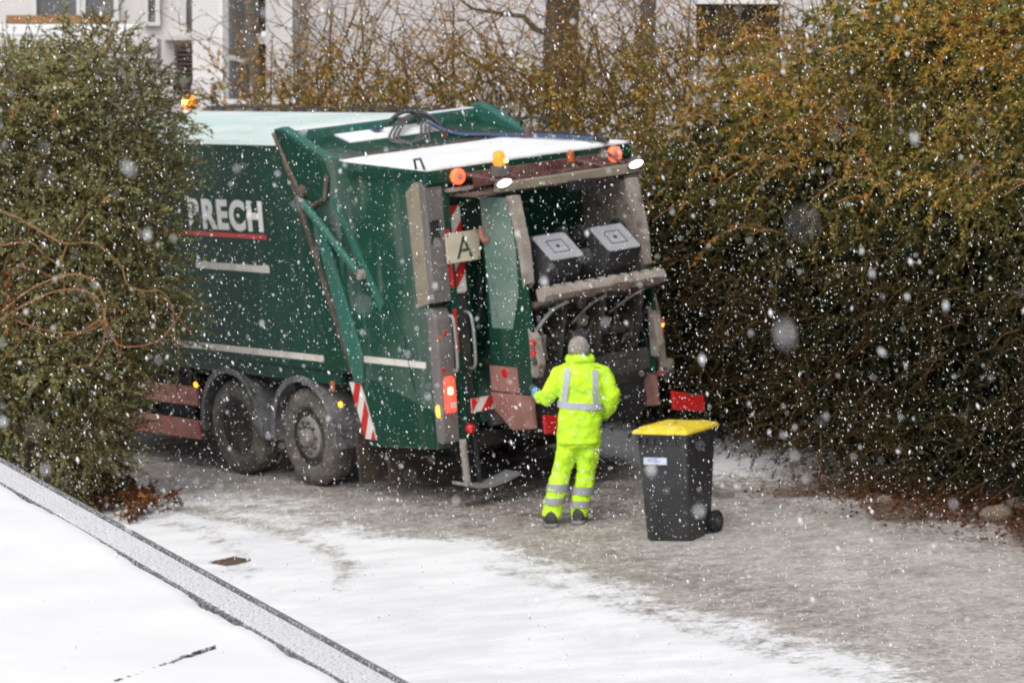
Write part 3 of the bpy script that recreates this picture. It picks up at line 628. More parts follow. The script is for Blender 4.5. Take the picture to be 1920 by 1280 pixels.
# bare arching canes growing through the bush
def canes():
    Y = 35.15; rg = np.random.RandomState(9); b0 = at(-40, 900, Y); root = empty('bramble', (b0.x, Y, float(gz(b0.x, Y)))); org = np.array(root.location)
    tag(root, 'tangle of bare orange-brown arching canes in front of the evergreen bush', 'bramble')
    arcs = [[(0,585),(60,540),(130,515),(175,525),(195,560),(200,605),(215,640),(240,650),(290,640),(325,610),(345,575)],
            [(0,600),(50,570),(110,545),(160,545),(190,570),(190,605),(150,625),(100,632),(60,615),(30,580)],
            [(0,395),(40,410),(95,445),(125,457),(170,455),(200,470),(225,500),(240,530),(265,545),(300,545),(320,565),(325,600),(305,635)],
            [(30,600),(90,620),(150,622),(190,600),(195,650),(170,680),(140,685),(110,665)],
            [(0,460),(55,455),(85,480),(130,515),(175,560),(200,600),(220,650),(222,690)],
            [(130,455),(115,490),(120,540),(118,600)],[(165,400),(135,445),(120,470)],[(290,545),(296,580),(288,615)],[(210,560),(215,590),(228,620),(225,680)],
            [(0,520),(40,500),(100,520),(150,550),(185,600),(205,645)],[(20,640),(80,650),(140,630),(185,605)],[(0,680),(40,640),(70,590),(90,540),(140,512),(185,530)],
            [(330,640),(320,575),(300,552)],[(60,400),(50,470),(40,520),(20,580)]]
    for k in range(12):
        x0, y0 = rg.uniform(0,200), rg.uniform(430,640); dx, dy = rg.uniform(-60,120), rg.uniform(-70,20)
        arcs.append([(x0,y0),(x0+dx*.4,y0+dy),(x0+dx,y0+dy*.9+15),(x0+dx*1.5,y0+dy*.3+50)])
    for k, a in enumerate(arcs):
        pts = [np.array(at(px+rg.uniform(-3,3), py, Y+rg.uniform(-.12,.12)+.03*k)) for px, py in a]
        # resample with a Catmull-Rom spline
        P = []
        for i in range(len(pts)-1):
            p0, p1, p2, p3 = pts[max(i-1,0)], pts[i], pts[i+1], pts[min(i+2,len(pts)-1)]
            for t in np.linspace(0, 1, 5, endpoint=False):
                P.append(.5*((2*p1)+(-p0+p2)*t+(2*p0-5*p1+4*p2-p3)*t*t+(-p0+3*p1-3*p2+p3)*t**3))
        P.append(pts[-1]); P = np.array(P)
        v, q = tubes(P[None], np.array([.0095 if k < 6 else .007 if k < 14 else .006]), np.array([.003]), 5); fast_mesh('cane', v-org, q, M['cane'], root)
    # a few dry orange leaves still hanging at the left
    P = np.array([at(rg.normal(18,14), rg.uniform(490,640), Y+rg.uniform(-.2,.1)) for k in range(70)])
    v, q = leaves(rg, P, unit(rg.normal(size=P.shape)), unit(rg.normal(size=P.shape)*.4-np.array([0,0,1])), rg.uniform(.04,.08,70), rg.uniform(.02,.04,70))
    o = fast_mesh('dry_leaves', v-org, q, M['leaf_fall'], root, rg.uniform(.55,.95,70)); o['kind'] = 'stuff'
canes()

# low ground cover at the foot of the bush, dusted with snow
def groundcover():
    u0, v0 = 0.2, -3.45; x, y = wxy(u0, v0); root = empty('groundcover_shrub', (x, y, float(gz(x,y))))
    tag(root, 'low reddish-brown groundcover shrub dusted with snow at the bush foot', 'shrub')
    lob = []; rg = np.random.RandomState(13)
    for k in range(26):
        t = rg.rand(); px = 130+150*t+rg.normal(0,14); py = 880+95*t+rg.normal(0,12)
        # intersect with the ground slope
        Yg = 36.0
        for _ in range(12):
            p = at(px, py, Yg); Yg += (p.z-float(gz(p.x, Yg)))*5.5
        p = at(px, py, Yg); r = rg.uniform(.10,.24); lob.append((p.x, p.y, p.z+.05, r, r, r*.55))
    shrub(root, 24, lob, 620, 18, .042, .024, .18, lambda P, rg: np.clip(rg.uniform(.3,1.0,len(P)),0,1), M['leaf_fall'], up=.6, droop=.5, shell=.3)
    org = np.array(root.location); L = np.array(lob); k = rg.choice(len(L), 420); d = unit(rg.normal(size=(420,3))); d[:,2] = np.abs(d[:,2])
    P = L[k,:3]+d*L[k,3:]*1.05
    v, q = leaves(rg, P, unit(rg.normal(size=P.shape)*.3+np.array([0,0,1])), unit(rg.normal(size=P.shape)*[1,1,.2]), rg.uniform(.02,.06,420), rg.uniform(.02,.05,420))
    o = fast_mesh('snow_dusting', v-org, q, M['snow'], root); o['kind'] = 'stuff'
groundcover()

# fallen leaves under the right hedge
def litter():
    rg = np.random.RandomState(14); n = 7500; u = 4.2+6.5*rg.rand(n)**.7; vf = np.interp(u, [.8,5.2,7.8,12],[1.9,1.1,.86,.5])
    v_ = vf+.75-np.abs(rg.normal(0,.55,n)); x, y = wxy(u, v_); keep = v_ > vf-.75; x, y = x[keep], y[keep]; n = len(x)
    P = np.stack([x, y, gz(x,y)+rg.uniform(.006,.06,n)], -1)
    v, q = leaves(rg, P, unit(rg.normal(size=(n,3))*.45+np.array([0,0,1])), unit(rg.normal(size=(n,3))*[1,1,.3]), rg.uniform(.03,.065,n), rg.uniform(.018,.04,n))
    o = fast_mesh('leaf_litter', v, q, M['leaf_fall'], None, np.clip(rg.beta(2,2.2,n),0,1)); tag(o, 'rust-brown fallen leaves lying under the hedge', 'leaf litter', kind='stuff')
litter()
# field stone at the hedge foot on the right
def stone(px, py, size, label, seed):
    Yg = 33.0
    for _ in range(14):
        p = at(px, py, Yg); Yg += (p.z-float(gz(p.x, Yg)))*5.5
    bm = bmesh.new(); bmesh.ops.create_icosphere(bm, subdivisions=3, radius=1); rg = np.random.RandomState(seed)
    for vv in bm.verts:
        P = np.array(vv.co); k = 1+.42*blotch(P[None]*1.0, 1.8, seed)[0]+.12*blotch(P[None], 5, seed+1)[0]
        vv.co = Vector((P[0]*size[0]*k, P[1]*size[1]*k, max(P[2],-.4)*size[2]*k))
    me = bpy.data.meshes.new('stone'); bm.to_mesh(me); bm.free()
    for pl in me.polygons: pl.use_smooth = True
    o = bpy.data.objects.new('stone', me); C.objects.link(o); me.materials.append(M['stone']); p = at(px, py, Yg); o.location = (p.x, p.y+.05, p.z+size[2]*.1); o.rotation_euler = (0,0,rg.uniform(0,3))
    tag(o, label, 'stone', 'stones at the hedge foot')
stone(1872, 975, (.15,.13,.13), 'brownish field stone among fallen leaves, at the far right hedge foot', 1)
stone(1912, 955, (.12,.11,.09), 'smaller stone behind the brownish field stone at the frame edge', 2)
stone(1664, 943, (.08,.07,.05), 'small flat stone under the hedge, left of the other stones', 3)

# ------------------------------------------------------------------ refuse truck (u rearwards, v to its right, w up)
T = empty('garbage_truck', (TX, TY, 0.0), ROT.to_euler())
tag(T, 'green rear-loading refuse truck with raised bin lift, snow on its roof', 'truck')
def tp(name, m, mb, parent=None, **k): return mb.build(name, M[m], parent or T, **k)
# body
tp('body', 'green', B().prism([(-5.2,1.19),(.98,1.19),(.0,3.40),(-5.2,3.40)], -1.25, 1.25), bevel=.02)
roof_prof = [(-1.265,3.395),(-1.235,3.44),(-.7,3.50),(0,3.525),(.7,3.50),(1.235,3.44),(1.265,3.395),(1.2,3.37),(-1.2,3.37)]
tp('roof', 'mint', B().prism(roof_prof, -5.25, -.02, axis=0), smooth='auto')
tp('roof_rail', 'hose', B().tube([(-5.2,1.13,3.50),(-.1,1.13,3.50)], .014))
for k in range(6): tp('rail_post', 'hose', B().box((-5.1+k*.95,1.12,3.44),(-5.07+k*.95,1.14,3.50)))
tp('body_stripe', 'stripe', B().box((-5.15,-1.268,1.285),(.50,-1.2515,1.345)))
tp('lower_rail', 'green', B().box((-5.2,-1.22,1.06),(.72,-1.14,1.188)))
tp('chassis', 'black', B().box((-7.0,-.5,.62),(2.1,.5,1.0)).box((-5.2,-1.1,.98),(1.0,1.1,1.186)).box((-1.9,-.95,.42),(-.9,.95,.62)))
tp('fuel_tank', 'black', B().box((-4.3,-1.12,.42),(-2.2,-.55,.95)), bevel=.06)
# cab, mostly behind the bush
tp('cab', 'green', B().prism([(-7.6,.55),(-5.35,.55),(-5.35,3.28),(-7.25,3.28),(-7.6,2.2)], -1.22, 1.22), bevel=.06)
tp('cab_roof_snow', 'snow', B().box((-7.2,-1.15,3.283),(-5.4,1.15,3.33)), bevel=.03)
for s in (-1, 1):
    w_ = tp('cab_window', 'glass_dark', B().prism([(-7.15,2.0),(-6.0,2.0),(-6.0,2.9),(-7.05,2.9)], s*1.222, s*1.232))
    tp('mirror', 'black', B().box((-7.55,s*1.30-.08,2.1),(-7.45,s*1.30+.08,2.65)), bevel=.02)
tp('windscreen', 'glass_dark', B().add([(-7.612,-1.05,2.15),(-7.612,1.05,2.15),(-7.30,1.05,3.12),(-7.30,-1.05,3.12)], [(0,1,2,3)]))
tp('light_bar', 'green', B().box((-5.75,-1.15,3.33),(-5.45,1.15,3.44)), bevel=.02)
tp('light_bar_snow', 'snow', B().box((-5.74,-1.14,3.441),(-5.46,1.14,3.47)), bevel=.015)
for v in (-1.05, 1.14):
    bc = tp('beacon', 'amber_on', B().lathe([(0,.075),(.05,.085),(.10,.08),(.15,.055),(.165,.01)], (-5.6,v,3.475), (0,0,1), 20), smooth=True)
    tp('beacon_core', 'amber_hot', B().lathe([(0,.03),(.03,.034),(.05,.01)], (-5.57,v-.06,3.55), (.5,-1,.1), 12), bc, smooth=True)
# lettering
side = Matrix(((1,0,0,0),(0,0,-1,0),(0,1,0,0),(0,0,0,1)))
def onside(u, w, off=-1.254): return Matrix.Translation((u, off, w)) @ side
text('lettering', 'BRECH', M['white'], T, .40, onside(-1.82, 2.545), .017, 1.06)
tp('red_underline', 'red', B().box((-3.6,-1.258,2.455),(-.35,-1.2515,2.50)))
rs = random.Random(5); u = -1.75
small = B()
while u < -.36:                                   # line of small print, too fine to read in the photo
    g = rs.uniform(.016,.034); h = rs.choice((.066,.07,.07,.095)); small.box((u,-1.258,2.12),(u+g,-1.2515,2.12+h)); u += g+.009
tp('small_print', 'stripe', small)
# running gear
def wheel(u, s, dish):
    o = Vector((u, s*1.22, .49)); ax = (0, -s, 0)      # profile runs inwards from the outer face
    ty = tp('wheel', 'tyre', B().lathe([(.045,.292),(.012,.32),(0,.37),(.004,.42),(.02,.455),(.045,.478),(.07,.488),(.105,.490),(.11,.478),(.125,.478),(.13,.490),(.17,.490),(.175,.478),(.19,.478),(.195,.490),(.24,.488),(.27,.475),(.295,.43),(.31,.36),(.30,.29)], o, ax, 44), smooth='auto')
    if dish:
        tp('rim', 'rim_dark', B().lathe([(.045,.293),(.05,.27),(.16,.255),(.19,.235),(.20,.14),(.10,.13),(.08,.11),(.075,.02)], o, ax, 32), ty, smooth='auto')
    else:
        tp('rim', 'rim_dark', B().lathe([(.045,.293),(.05,.272),(.085,.262),(.095,.235),(.06,.215),(.03,.19),(.028,.11),(.035,.02)], o, ax, 32), ty, smooth='auto')
        hb = tp('wheel_disc', 'rim', B().lathe([(.060,.214),(.028,.205),(.018,.19),(.018,.125),(.034,.11),(.045,.10),(.045,.02)], o, ax, 32), ty, smooth='auto')
        tp('hub', 'rim', B().lathe([(.03,.095),(-.03,.085),(-.045,.06),(-.05,.01)], o, ax, 20), ty, smooth='auto')
        for k in range(10):
            a = k*math.pi/5; tp('wheel_nut', 'rim_dark', B().lathe([(.02,.016),(-.012,.016),(-.014,.005)], o+Vector((math.cos(a)*.158,0,math.sin(a)*.158)), ax, 6), ty)
for u, dish in ((0, False), (-1.35, True), (-5.9, False)):
    for s in (-1, 1): wheel(u, s, dish)
tp('axle', 'black', B().tube([(0,-1.1,.49),(0,1.1,.49)], .09)); tp('axle', 'black', B().tube([(-1.35,-1.0,.49),(-1.35,1.0,.49)], .1))
for u in (0, -1.35):
    for s in (-1, 1):
        arc = [(u+math.cos(R(a))*.60, .50+math.sin(R(a))*.615) for a in range(-8, 189, 12)]
        inn = [(u+math.cos(R(a))*.575, .50+math.sin(R(a))*.59) for a in range(188, -9, -12)]
        f = tp('mudguard', 'fender', B().prism(arc+inn, s*1.25, s*.86), smooth='auto')
        lip = [(u+math.cos(R(a))*.60, .50+math.sin(R(a))*.615) for a in range(-8, 189, 12)]+[(u+math.cos(R(a))*.54, .50+math.sin(R(a))*.555) for a in range(188, -9, -12)]
        tp('mudguard_lip', 'fender', B().prism(lip, s*1.252, s*1.232), f, smooth='auto')
for w in (.31, .66): tp('side_guard', 'dusty_red', B().box((-4.6,-1.225,w),(-2.03,-1.185,w+.20)), bevel=.012)
for u in (-4.3,-3.1,-2.25): tp('guard_post', 'black', B().box((u,-1.184,.3),(u+.07,-1.14,1.05)))
for u, w in ((-1.97,.90),(.74,.88)): tp('side_marker', 'yel_lamp', B().lathe([(0,.03),(.02,.028),(.03,.012)], (u,-1.252,w), (0,-1,0), 14), smooth=True)
tp('side_marker', 'amber_dim', B().box((.60,-1.262,1.0),(.65,-1.25,1.10)))
# mudflaps and warning board behind the wheels
for s in (-1, 1): tp('mudflap', 'flap', B().box((.86,min(s*1.2,s*.6),.12),(.89,max(s*1.2,s*.6),.62)))
tp('mudflap', 'flap', B().box((1.35,-1.18,.14),(1.38,-.55,.55)))
def warnboard(parent, name, u0, w0, width, height, frame, n=4, lean=0, sl=1):
    """red and white diagonal board; frame maps (a, b) in the board to truck space"""
    bd = tp(name, 'warn_white', B().add([frame(-.0,0,0),frame(width,0,0),frame(width,height,0),frame(0,height,0),frame(0,0,.012),frame(width,0,.012),frame(width,height,.012),frame(0,height,.012)],
        [(0,3,2,1),(4,5,6,7),(0,1,5,4),(1,2,6,5),(2,3,7,6),(3,0,4,7)]), parent)
    st = height/n
    for k in range(-12, n+2, 2):
        lo = k*st; poly = []
        # diagonal band clipped to the board
        cand = [(0,lo),(width,lo+width*1.3*sl),(width,lo+width*1.3*sl+st),(0,lo+st)]
        def clipy(P, y, keep_above):
            out = []
            for i in range(len(P)):
                a, b_ = P[i], P[(i+1)%len(P)]; ia = (a[1] >= y) == keep_above or a[1] == y; ib = (b_[1] >= y) == keep_above or b_[1] == y
                if ia: out.append(a)
                if ia != ib: t = (y-a[1])/(b_[1]-a[1]); out.append((a[0]+(b_[0]-a[0])*t, y))
            return out
        P = clipy(clipy(cand, 0, True), height, False) if cand else []
        if len(P) >= 3:
            nn = len(P); tp('red_band', 'red', B().add([frame(a,b_,.0125) for a,b_ in P]+[frame(a,b_,.0155) for a,b_ in P], [tuple(range(nn)), tuple(range(2*nn-1,nn-1,-1))]+[(i,(i+1)%nn,nn+(i+1)%nn,nn+i) for i in range(nn)]), bd)
    return bd
sh = (1.17-.97)/.51
warnboard(T, 'warning_board', 0, 0, .19, .54, lambda a, b_, c: (1.16+a-(b_)*.36, -1.272-c, .58+b_), 4)
# tailgate
SIDE = [(.05,3.40),(.90,3.26),(2.34,3.18),(2.34,.56),(1.18,.50),(1.02,1.16)]
tp('tailgate_side', 'green_dirty', B().prism(SIDE, -1.255, -.76), bevel=.015)
tp('tailgate_side', 'green_dirty', B().prism(SIDE, .76, 1.255), bevel=.015)
tp('tailgate_roof', 'green', B().prism([(.05,3.40),(.90,3.26),(2.45,3.175),(2.45,3.04),(1.5,3.04),(.2,3.1)], -.7585, .7585))
tp('hopper_back', 'green_dirty', B().prism([(1.0,3.03),(2.30,2.93),(2.10,2.2),(1.9,1.35),(2.4,.95),(2.4,.75),(1.2,.75)], -.7585, .7585))
tp('hopper_trough', 'darkgrey', B().prism([(2.405,.70),(2.9,.80),(3.15,1.10),(3.15,1.30),(3.0,1.30),(2.8,1.0),(2.405,.9)], -.70, .70))
tp('side_stripe', 'stripe', B().box((1.14,-1.268,1.325),(2.27,-1.2565,1.385)))
lid = B(); nx_, ny_ = 26, 34; rg = np.random.RandomState(2)
for i in range(nx_+1):
    for j in range(ny_+1):
        a, b_ = i/nx_, j/ny_; uu = .95+a*1.56; vv = -1.23+b_*2.38; e = min(a, 1-a, b_, 1-b_)*9
        edge = (abs(b_-.5) > .49 or a < .01 or a > .99)
        top = 3.255-.052*(a*1.0) + .028*min(1, e) + rg.uniform(-.002,.002)
        lid.v.append((uu + (rg.uniform(-.012,.012) if a in (0,1) else 0), vv+(rg.uniform(-.008,.008) if b_ in (0,1) else 0), top))
for i in range(nx_):
    for j in range(ny_): a = i*(ny_+1)+j; lid.f.append((a, a+ny_+1, a+ny_+2, a+1))
so = tp('snow_layer', 'snow', lid, smooth=True); sm_ = so.modifiers.new('thick', 'SOLIDIFY'); sm_.thickness = .05; sm_.offset = -1
tp('roof_sheet', 'green', B().prism([(.90,3.262),(2.52,3.178),(2.52,3.06),(2.44,3.0),(2.345,3.0),(2.345,3.17),(.9,3.25)], -1.24, 1.16))
tp('tie_eye', 'hose', B().tube([(2.36,-1.24,3.20),(2.36,-1.25,3.29),(2.46,-1.25,3.30),(2.50,-1.24,3.20)], .012, 6))
# hinge frame across the top
tp('hinge_beam', 'teal', B().box((-.10,-1.12,3.34),(.06,1.12,3.51)), bevel=.012)
tp('beam_snow', 'snow', B().box((-.09,-1.0,3.511),(.05,1.1,3.522)), bevel=.007)
tp('beam_step', 'green', B().prism([(.061,3.20),(.34,3.20),(.34,3.35),(.061,3.42)], -1.10, 1.10))
tp('beam_ledge_snow', 'snow', B().prism([(.07,3.421),(.34,3.352),(.34,3.362),(.07,3.436)], -.62, .52))
tp('valley_dirt', 'rust', B().prism([(.341,3.20),(.94,3.24),(.94,3.275),(.341,3.275)], -1.05, 1.05))
tp('blue_clamp', 'hose_blue', B().box((.12,-.22,3.43),(.2,-.12,3.46)))
for s in (-1, 1):
    a, b_ = (s*1.125, s*1.235)
    tp('lift_arm', 'teal', B().prism([(-.06,3.55),(.06,3.57),(.86,3.27),(.80,3.10),(.60,3.0),(.42,3.12),(.02,3.40)], min(a,b_), max(a,b_)), bevel=.012)
    a, b_ = (s*1.256, s*1.29)
    tp('arm_bracket', 'green', B().prism([(.02,3.56),(.10,3.54),(.80,3.27),(.92,3.10),(.86,2.88),(.62,2.80),(.42,2.88),(.12,3.30)], min(a,b_), max(a,b_)), bevel=.01)
    tp('bracket_rim', 'rust', B().tube([(.02,s*1.292,3.52),(.22,s*1.292,3.2),(.45,s*1.292,2.88),(.62,s*1.292,2.82),(.84,s*1.292,2.90),(.90,s*1.292,3.12)], .022, 6))
    tp('pivot_pin', 'rust', B().lathe([(0,.07),(.06,.065),(.07,.02)], (.46,s*1.288,2.95), (0,s,0), 16), smooth='auto')
    tp('seam_strip', 'rust', B().prism([(.0,3.5),(.07,3.5),(1.06,1.20),(.99,1.20)], min(s*1.256,s*1.276), max(s*1.256,s*1.276)))
    tp('side_rib', 'teal', B().prism([(.60,2.62),(.76,2.62),(1.24,1.40),(1.22,1.12),(1.07,1.12)], min(s*1.2555,s*1.30), max(s*1.2555,s*1.30)), bevel=.012)
    cy = tp('tailgate_cylinder', 'teal', B().tube([(.52,s*1.335,2.85),(1.36,s*1.325,2.20)], .040, 14), smooth='auto')
    tp('piston_rod', 'steel', B().tube([(.44,s*1.335,2.92),(.53,s*1.335,2.845)], .024, 10), cy)
    tp('cylinder_end', 'rust_light', B().lathe([(0,.05),(.08,.05),(.085,.02)], (1.38,s*1.257,2.185), (0,s,0), 14), cy)
    tp('channel_edge', 'teal', B().prism([(.92,2.90),(.975,2.90),(1.66,1.90),(1.62,1.82)], min(s*1.2555,s*1.285), max(s*1.2555,s*1.285)))
    tp('tailgate_edge', 'green', B().box((1.25,min(s*1.2555,s*1.275),3.10),(2.33,max(s*1.2555,s*1.275),3.165)))
    tp('lower_seam', 'green', B().tube([(1.70,s*1.258,2.0),(1.95,s*1.258,1.6),(2.05,s*1.258,1.1)], .012, 6))
    tp('lower_panel', 'green', B().prism([(1.20,.52),(2.33,.58),(2.33,.92),(1.32,1.16),(1.20,1.0)], min(s*1.2555,s*1.27), max(s*1.2555,s*1.27)))
# hoses over the hinge
def spline(pts, n=6):
    P = [Vector(p) for p in pts]; out = []
    for i in range(len(P)-1):
        p0, p1, p2, p3 = P[max(i-1,0)], P[i], P[i+1], P[min(i+2,len(P)-1)]
        for k in range(n):
            t = k/n; out.append(.5*((2*p1)+(p2-p0)*t+(2*p0-5*p1+4*p2-p3)*t*t+(3*p1-p0-3*p2+p3)*t**3))
    return out+[P[-1]]
for k in range(3):
    d = k*.05
    tp('hose', 'hose_grey', B().tube(spline([(.15,.35+d,3.30),(.10,.34+d,3.52),(.22,.06+d,3.49),(.50,-.26+d,3.36),(.64,-.18+d,3.30),(.50,.10+d,3.34),(.25,.32+d,3.46),(.2,.5+d,3.40)]), .013, 7), smooth=True)
tp('hose', 'hose', B().tube(spline([(.05,.0,3.45),(.1,.2,3.57),(.3,.36,3.52),(.45,.42,3.40)]), .022, 7), smooth=True)
tp('hose', 'hose_blue', B().tube(spline([(.3,.34,3.46),(.6,.45,3.33),(1.0,.62,3.30),(1.7,.72,3.29),(2.45,.78,3.26)]), .022, 7), smooth=True)
tp('hose', 'hose', B().tube(spline([(.4,.5,3.36),(.8,.60,3.31),(1.4,.78,3.30),(2.0,.84,3.29),(2.55,.86,3.24)]), .03, 7), smooth=True)
tp('hose', 'hose', B().tube(spline([(.7,1.2,3.34),(.9,1.12,3.42),(1.15,1.2,3.38),(1.3,1.0,3.29)]), .014, 6), smooth=True)
for u, v in ((.62,.28),(1.5,.66)): tp('hose_clip', 'maroon', B().box((u,v,3.28),(u+.04,v+.05,3.38)))
# rear corner columns with lamps and grips
for s in (-1, 1):
    def bx(name, m, u0, u1, v0, v1, w0, w1, parent=None, **k):
        a, b_ = sorted((s*v0, s*v1)); return tp(name, m, B().box((u0,a,w0),(u1,b_,w1)), parent, **k)
    c = tp('corner_column', 'grey_col', B().prism([(2.345,1.95),(2.50,1.95),(2.50,3.02),(2.42,3.08),(2.345,3.08)], min(s*1.262,s*1.06), max(s*1.262,s*1.06)), bevel=.012)
    tp('column_side', 'beige_col', B().prism([(2.20,2.98),(2.345,3.08),(2.42,3.08),(2.44,1.95),(2.24,1.90)], min(s*1.263,s*1.272), max(s*1.263,s*1.272)), c)
    bx('column_slot', 'black', 2.5005, 2.506, 1.235, 1.13, 2.50, 2.72, c)
    lc = tp('lamp_column', 'grey_col', B().prism([(2.345,.62),(2.46,.62),(2.50,1.5),(2.49,1.80),(2.43,1.90),(2.345,1.90)], min(s*1.262,s*1.07), max(s*1.262,s*1.07)), bevel=.02)
    o = Vector((2.49, s*1.20, 0))
    tl = tp('tail_lamp', 'red_on', B().lathe([(-.17,.01),(-.165,.05),(-.12,.062),(.12,.062),(.165,.05),(.17,.01)], (2.475,s*1.165,1.08), (0,0,1), 16), lc, smooth='auto')
    tp('lamp_glow', 'amber_hot', B().lathe([(-.04,.01),(-.025,.026),(.025,.026),(.04,.01)], (2.518,s*1.18,1.12), (0,0,1), 12), tl, smooth=True)
    bx('lamp_white', 'warn_white', 2.505, 2.542, 1.19, 1.14, .96, 1.01, tl)
    tp('side_lamp', 'yel_lamp', B().lathe([(-.06,.01),(-.04,.022),(.04,.022),(.06,.01)], (2.42,s*1.265,.93), (0,0,1), 12), lc, smooth=True)
    for w, m in ((1.66,'amber_dim'),(1.70,'red_lens'),(1.36,'red_lens')): tp('button', m, B().lathe([(0,.02),(.015,.018),(.018,.005)], (2.49,s*(1.22-.06*(w==1.70)),w-.04), (1,0,0), 12), lc)
    tp('grab_handle', 'steel', B().tube(spline([(2.49,s*1.10,1.30),(2.56,s*1.10,1.34),(2.56,s*1.10,1.76),(2.49,s*1.10,1.82)]), .016, 8), smooth=True)
    tp('grab_handle', 'steel', B().tube(spline([(2.42,s*.88,1.28),(2.54,s*.88,1.34),(2.54,s*.88,1.76),(2.42,s*.88,1.82)]), .016, 8), smooth=True)
    bx('rear_pillar', 'green', 2.345, 2.49, 1.057, .985, .60, 3.06)
    bx('recess_panel', 'darkgrey', 2.345, 2.36, .985, .76, .75, 3.0)
    bx('recess_post', 'green', 2.36, 2.385, .80, .765, .75, 2.95)
    bx('gutter_strip', 'rust_light', 2.36, 2.60, 1.03, .70, 2.965, 2.995)
    for w0, w1 in ((2.07,2.62),(1.45,1.87)): bx('red_reflector', 'red', 2.4905, 2.497, 1.055, 1.018, w0, w1)
    warnboard(T, 'warning_board', 0, 0, .145, .82, (lambda a, b_, c_, s=s: (2.40+c_, s*(.965-a) if s < 0 else s*(.82+a), 2.0+b_)), 5)
    # guard plate beside the lift
    G = [(2.62,2.90),(3.12,2.90),(3.22,2.42),(3.28,1.62),(3.20,1.05),(2.58,1.05)]
    gp = tp('guard_plate', 'green', B().prism(G, min(s*.70,s*.735), max(s*.70,s*.735)), bevel=.008)
    wp = [(2.63,2.89),(3.06,2.89),(3.14,2.42),(3.12,2.0),(2.98,1.66),(2.66,1.66)]
    tp('worn_area', 'green_light', B().prism(wp, min(s*.7355,s*.739), max(s*.7355,s*.739)), gp)
    tp('plate_flange', 'rust_light', B().prism([(3.06,2.905),(3.14,2.905),(3.245,2.42),(3.25,2.10),(3.21,2.05),(3.17,2.42)], min(s*.739,s*.64), max(s*.739,s*.64)), gp)
    tp('plate_hook', 'dusty_red', B().tube([(2.62,s*.74,2.60),(2.66,s*.77,2.52),(2.70,s*.77,2.48),(2.72,s*.74,2.50)], .03, 8), gp)
    if s > 0: tp('inner_liner', 'rust_light', B().prism([(2.3,2.95),(3.08,2.88),(3.18,2.4),(3.2,1.9),(2.3,1.7)], min(s*.695,s*.698), max(s*.695,s*.698)))
    tp('skirt_plate', 'pink', B().prism([(2.55,1.045),(3.19,1.045),(3.20,.74),(2.86,.70),(2.60,.88)], min(s*.70,s*.75), max(s*.70,s*.75)), bevel=.01)
    tp('plate_patch', 'pink', B().prism([(2.56,1.30),(3.0,1.30),(3.0,1.06),(2.56,1.06)], min(s*.7352,s*.738), max(s*.7352,s*.738)), gp)
    tp('red_reflector', 'red_lens', B().lathe([(0,.045),(.01,.04),(.012,.01)], (2.80,s*.7385,1.24), (0,s,0), 14), gp)
    cb = tp('control_box', 'rust_light', B().prism([(3.22,1.70),(3.32,1.60),(3.36,1.35),(3.30,1.22),(3.22,1.22)], min(s*.66,s*.74), max(s*.66,s*.74)), bevel=.012)
    for w, m in ((1.55,'red'),(1.46,'red_lens'),(1.38,'ink')): tp('button', m, B().lathe([(0,.032),(.025,.03),(.03,.01)], (3.30,s*.742,w), (.3,s,0), 12), cb, smooth='auto')
    warnboard(T, 'bumper_board', 0, 0, .30, .13, (lambda a, b_, c_, s=s: (2.52+c_, s*.66+(-.30+a if s < 0 else a), .88+b_)), 1)
    # lower post beside the lift on each side
    tp('lift_post', 'rust_light', B().tube([(2.86,s*1.0,1.75),(2.92,s*1.0,1.55),(2.96,s*1.0,1.05)], .045, 10), smooth='auto') if s > 0 else None
    if s > 0:
        tp('side_marker', 'yel_lamp', B().lathe([(0,.03),(.03,.026),(.035,.01)], (2.97,1.0,1.46), (1,0,0), 12), smooth=True)
        tp('rear_post_panel', 'green', B().box((2.36,.80,.80),(2.80,.98,1.85)))
        tp('red_box', 'dusty_red', B().box((2.81,.72,1.34),(2.90,.86,1.52)), bevel=.01)
        tp('bumper_bar', 'red', B().box((2.95,.78,.985),(2.98,1.02,1.02))); tp('lamp_pod', 'beige_col', B().lathe([(0,.05),(.06,.055),(.08,.02)], (2.95,1.05,1.08), (1,0,0), 12))
# sign plate with the letter A
sg = tp('sign_plate', 'cream', B().prism([(-1.095,2.30),(-.715,2.30),(-.715,2.58),(-1.095,2.58)], 2.52, 2.535, axis=0), bevel=.004)
tp('sign_bracket', 'rust', B().box((2.36,-.93,2.40),(2.52,-.87,2.46)), sg)
rear = Matrix(((0,0,1,0),(1,0,0,0),(0,1,0,0),(0,0,0,1)))
text('letter', 'A', M['ink'], sg, .295, Matrix.Translation((2.537,-.985,2.335)) @ rear, 0, .92)
for v, w in ((-1.075,2.56),(-.735,2.56),(-1.075,2.32),(-.735,2.32),(-.90,2.56)): tp('screw', 'rust', B().lathe([(0,.009),(.004,.008)], (2.535,v,w), (1,0,0), 8), sg)
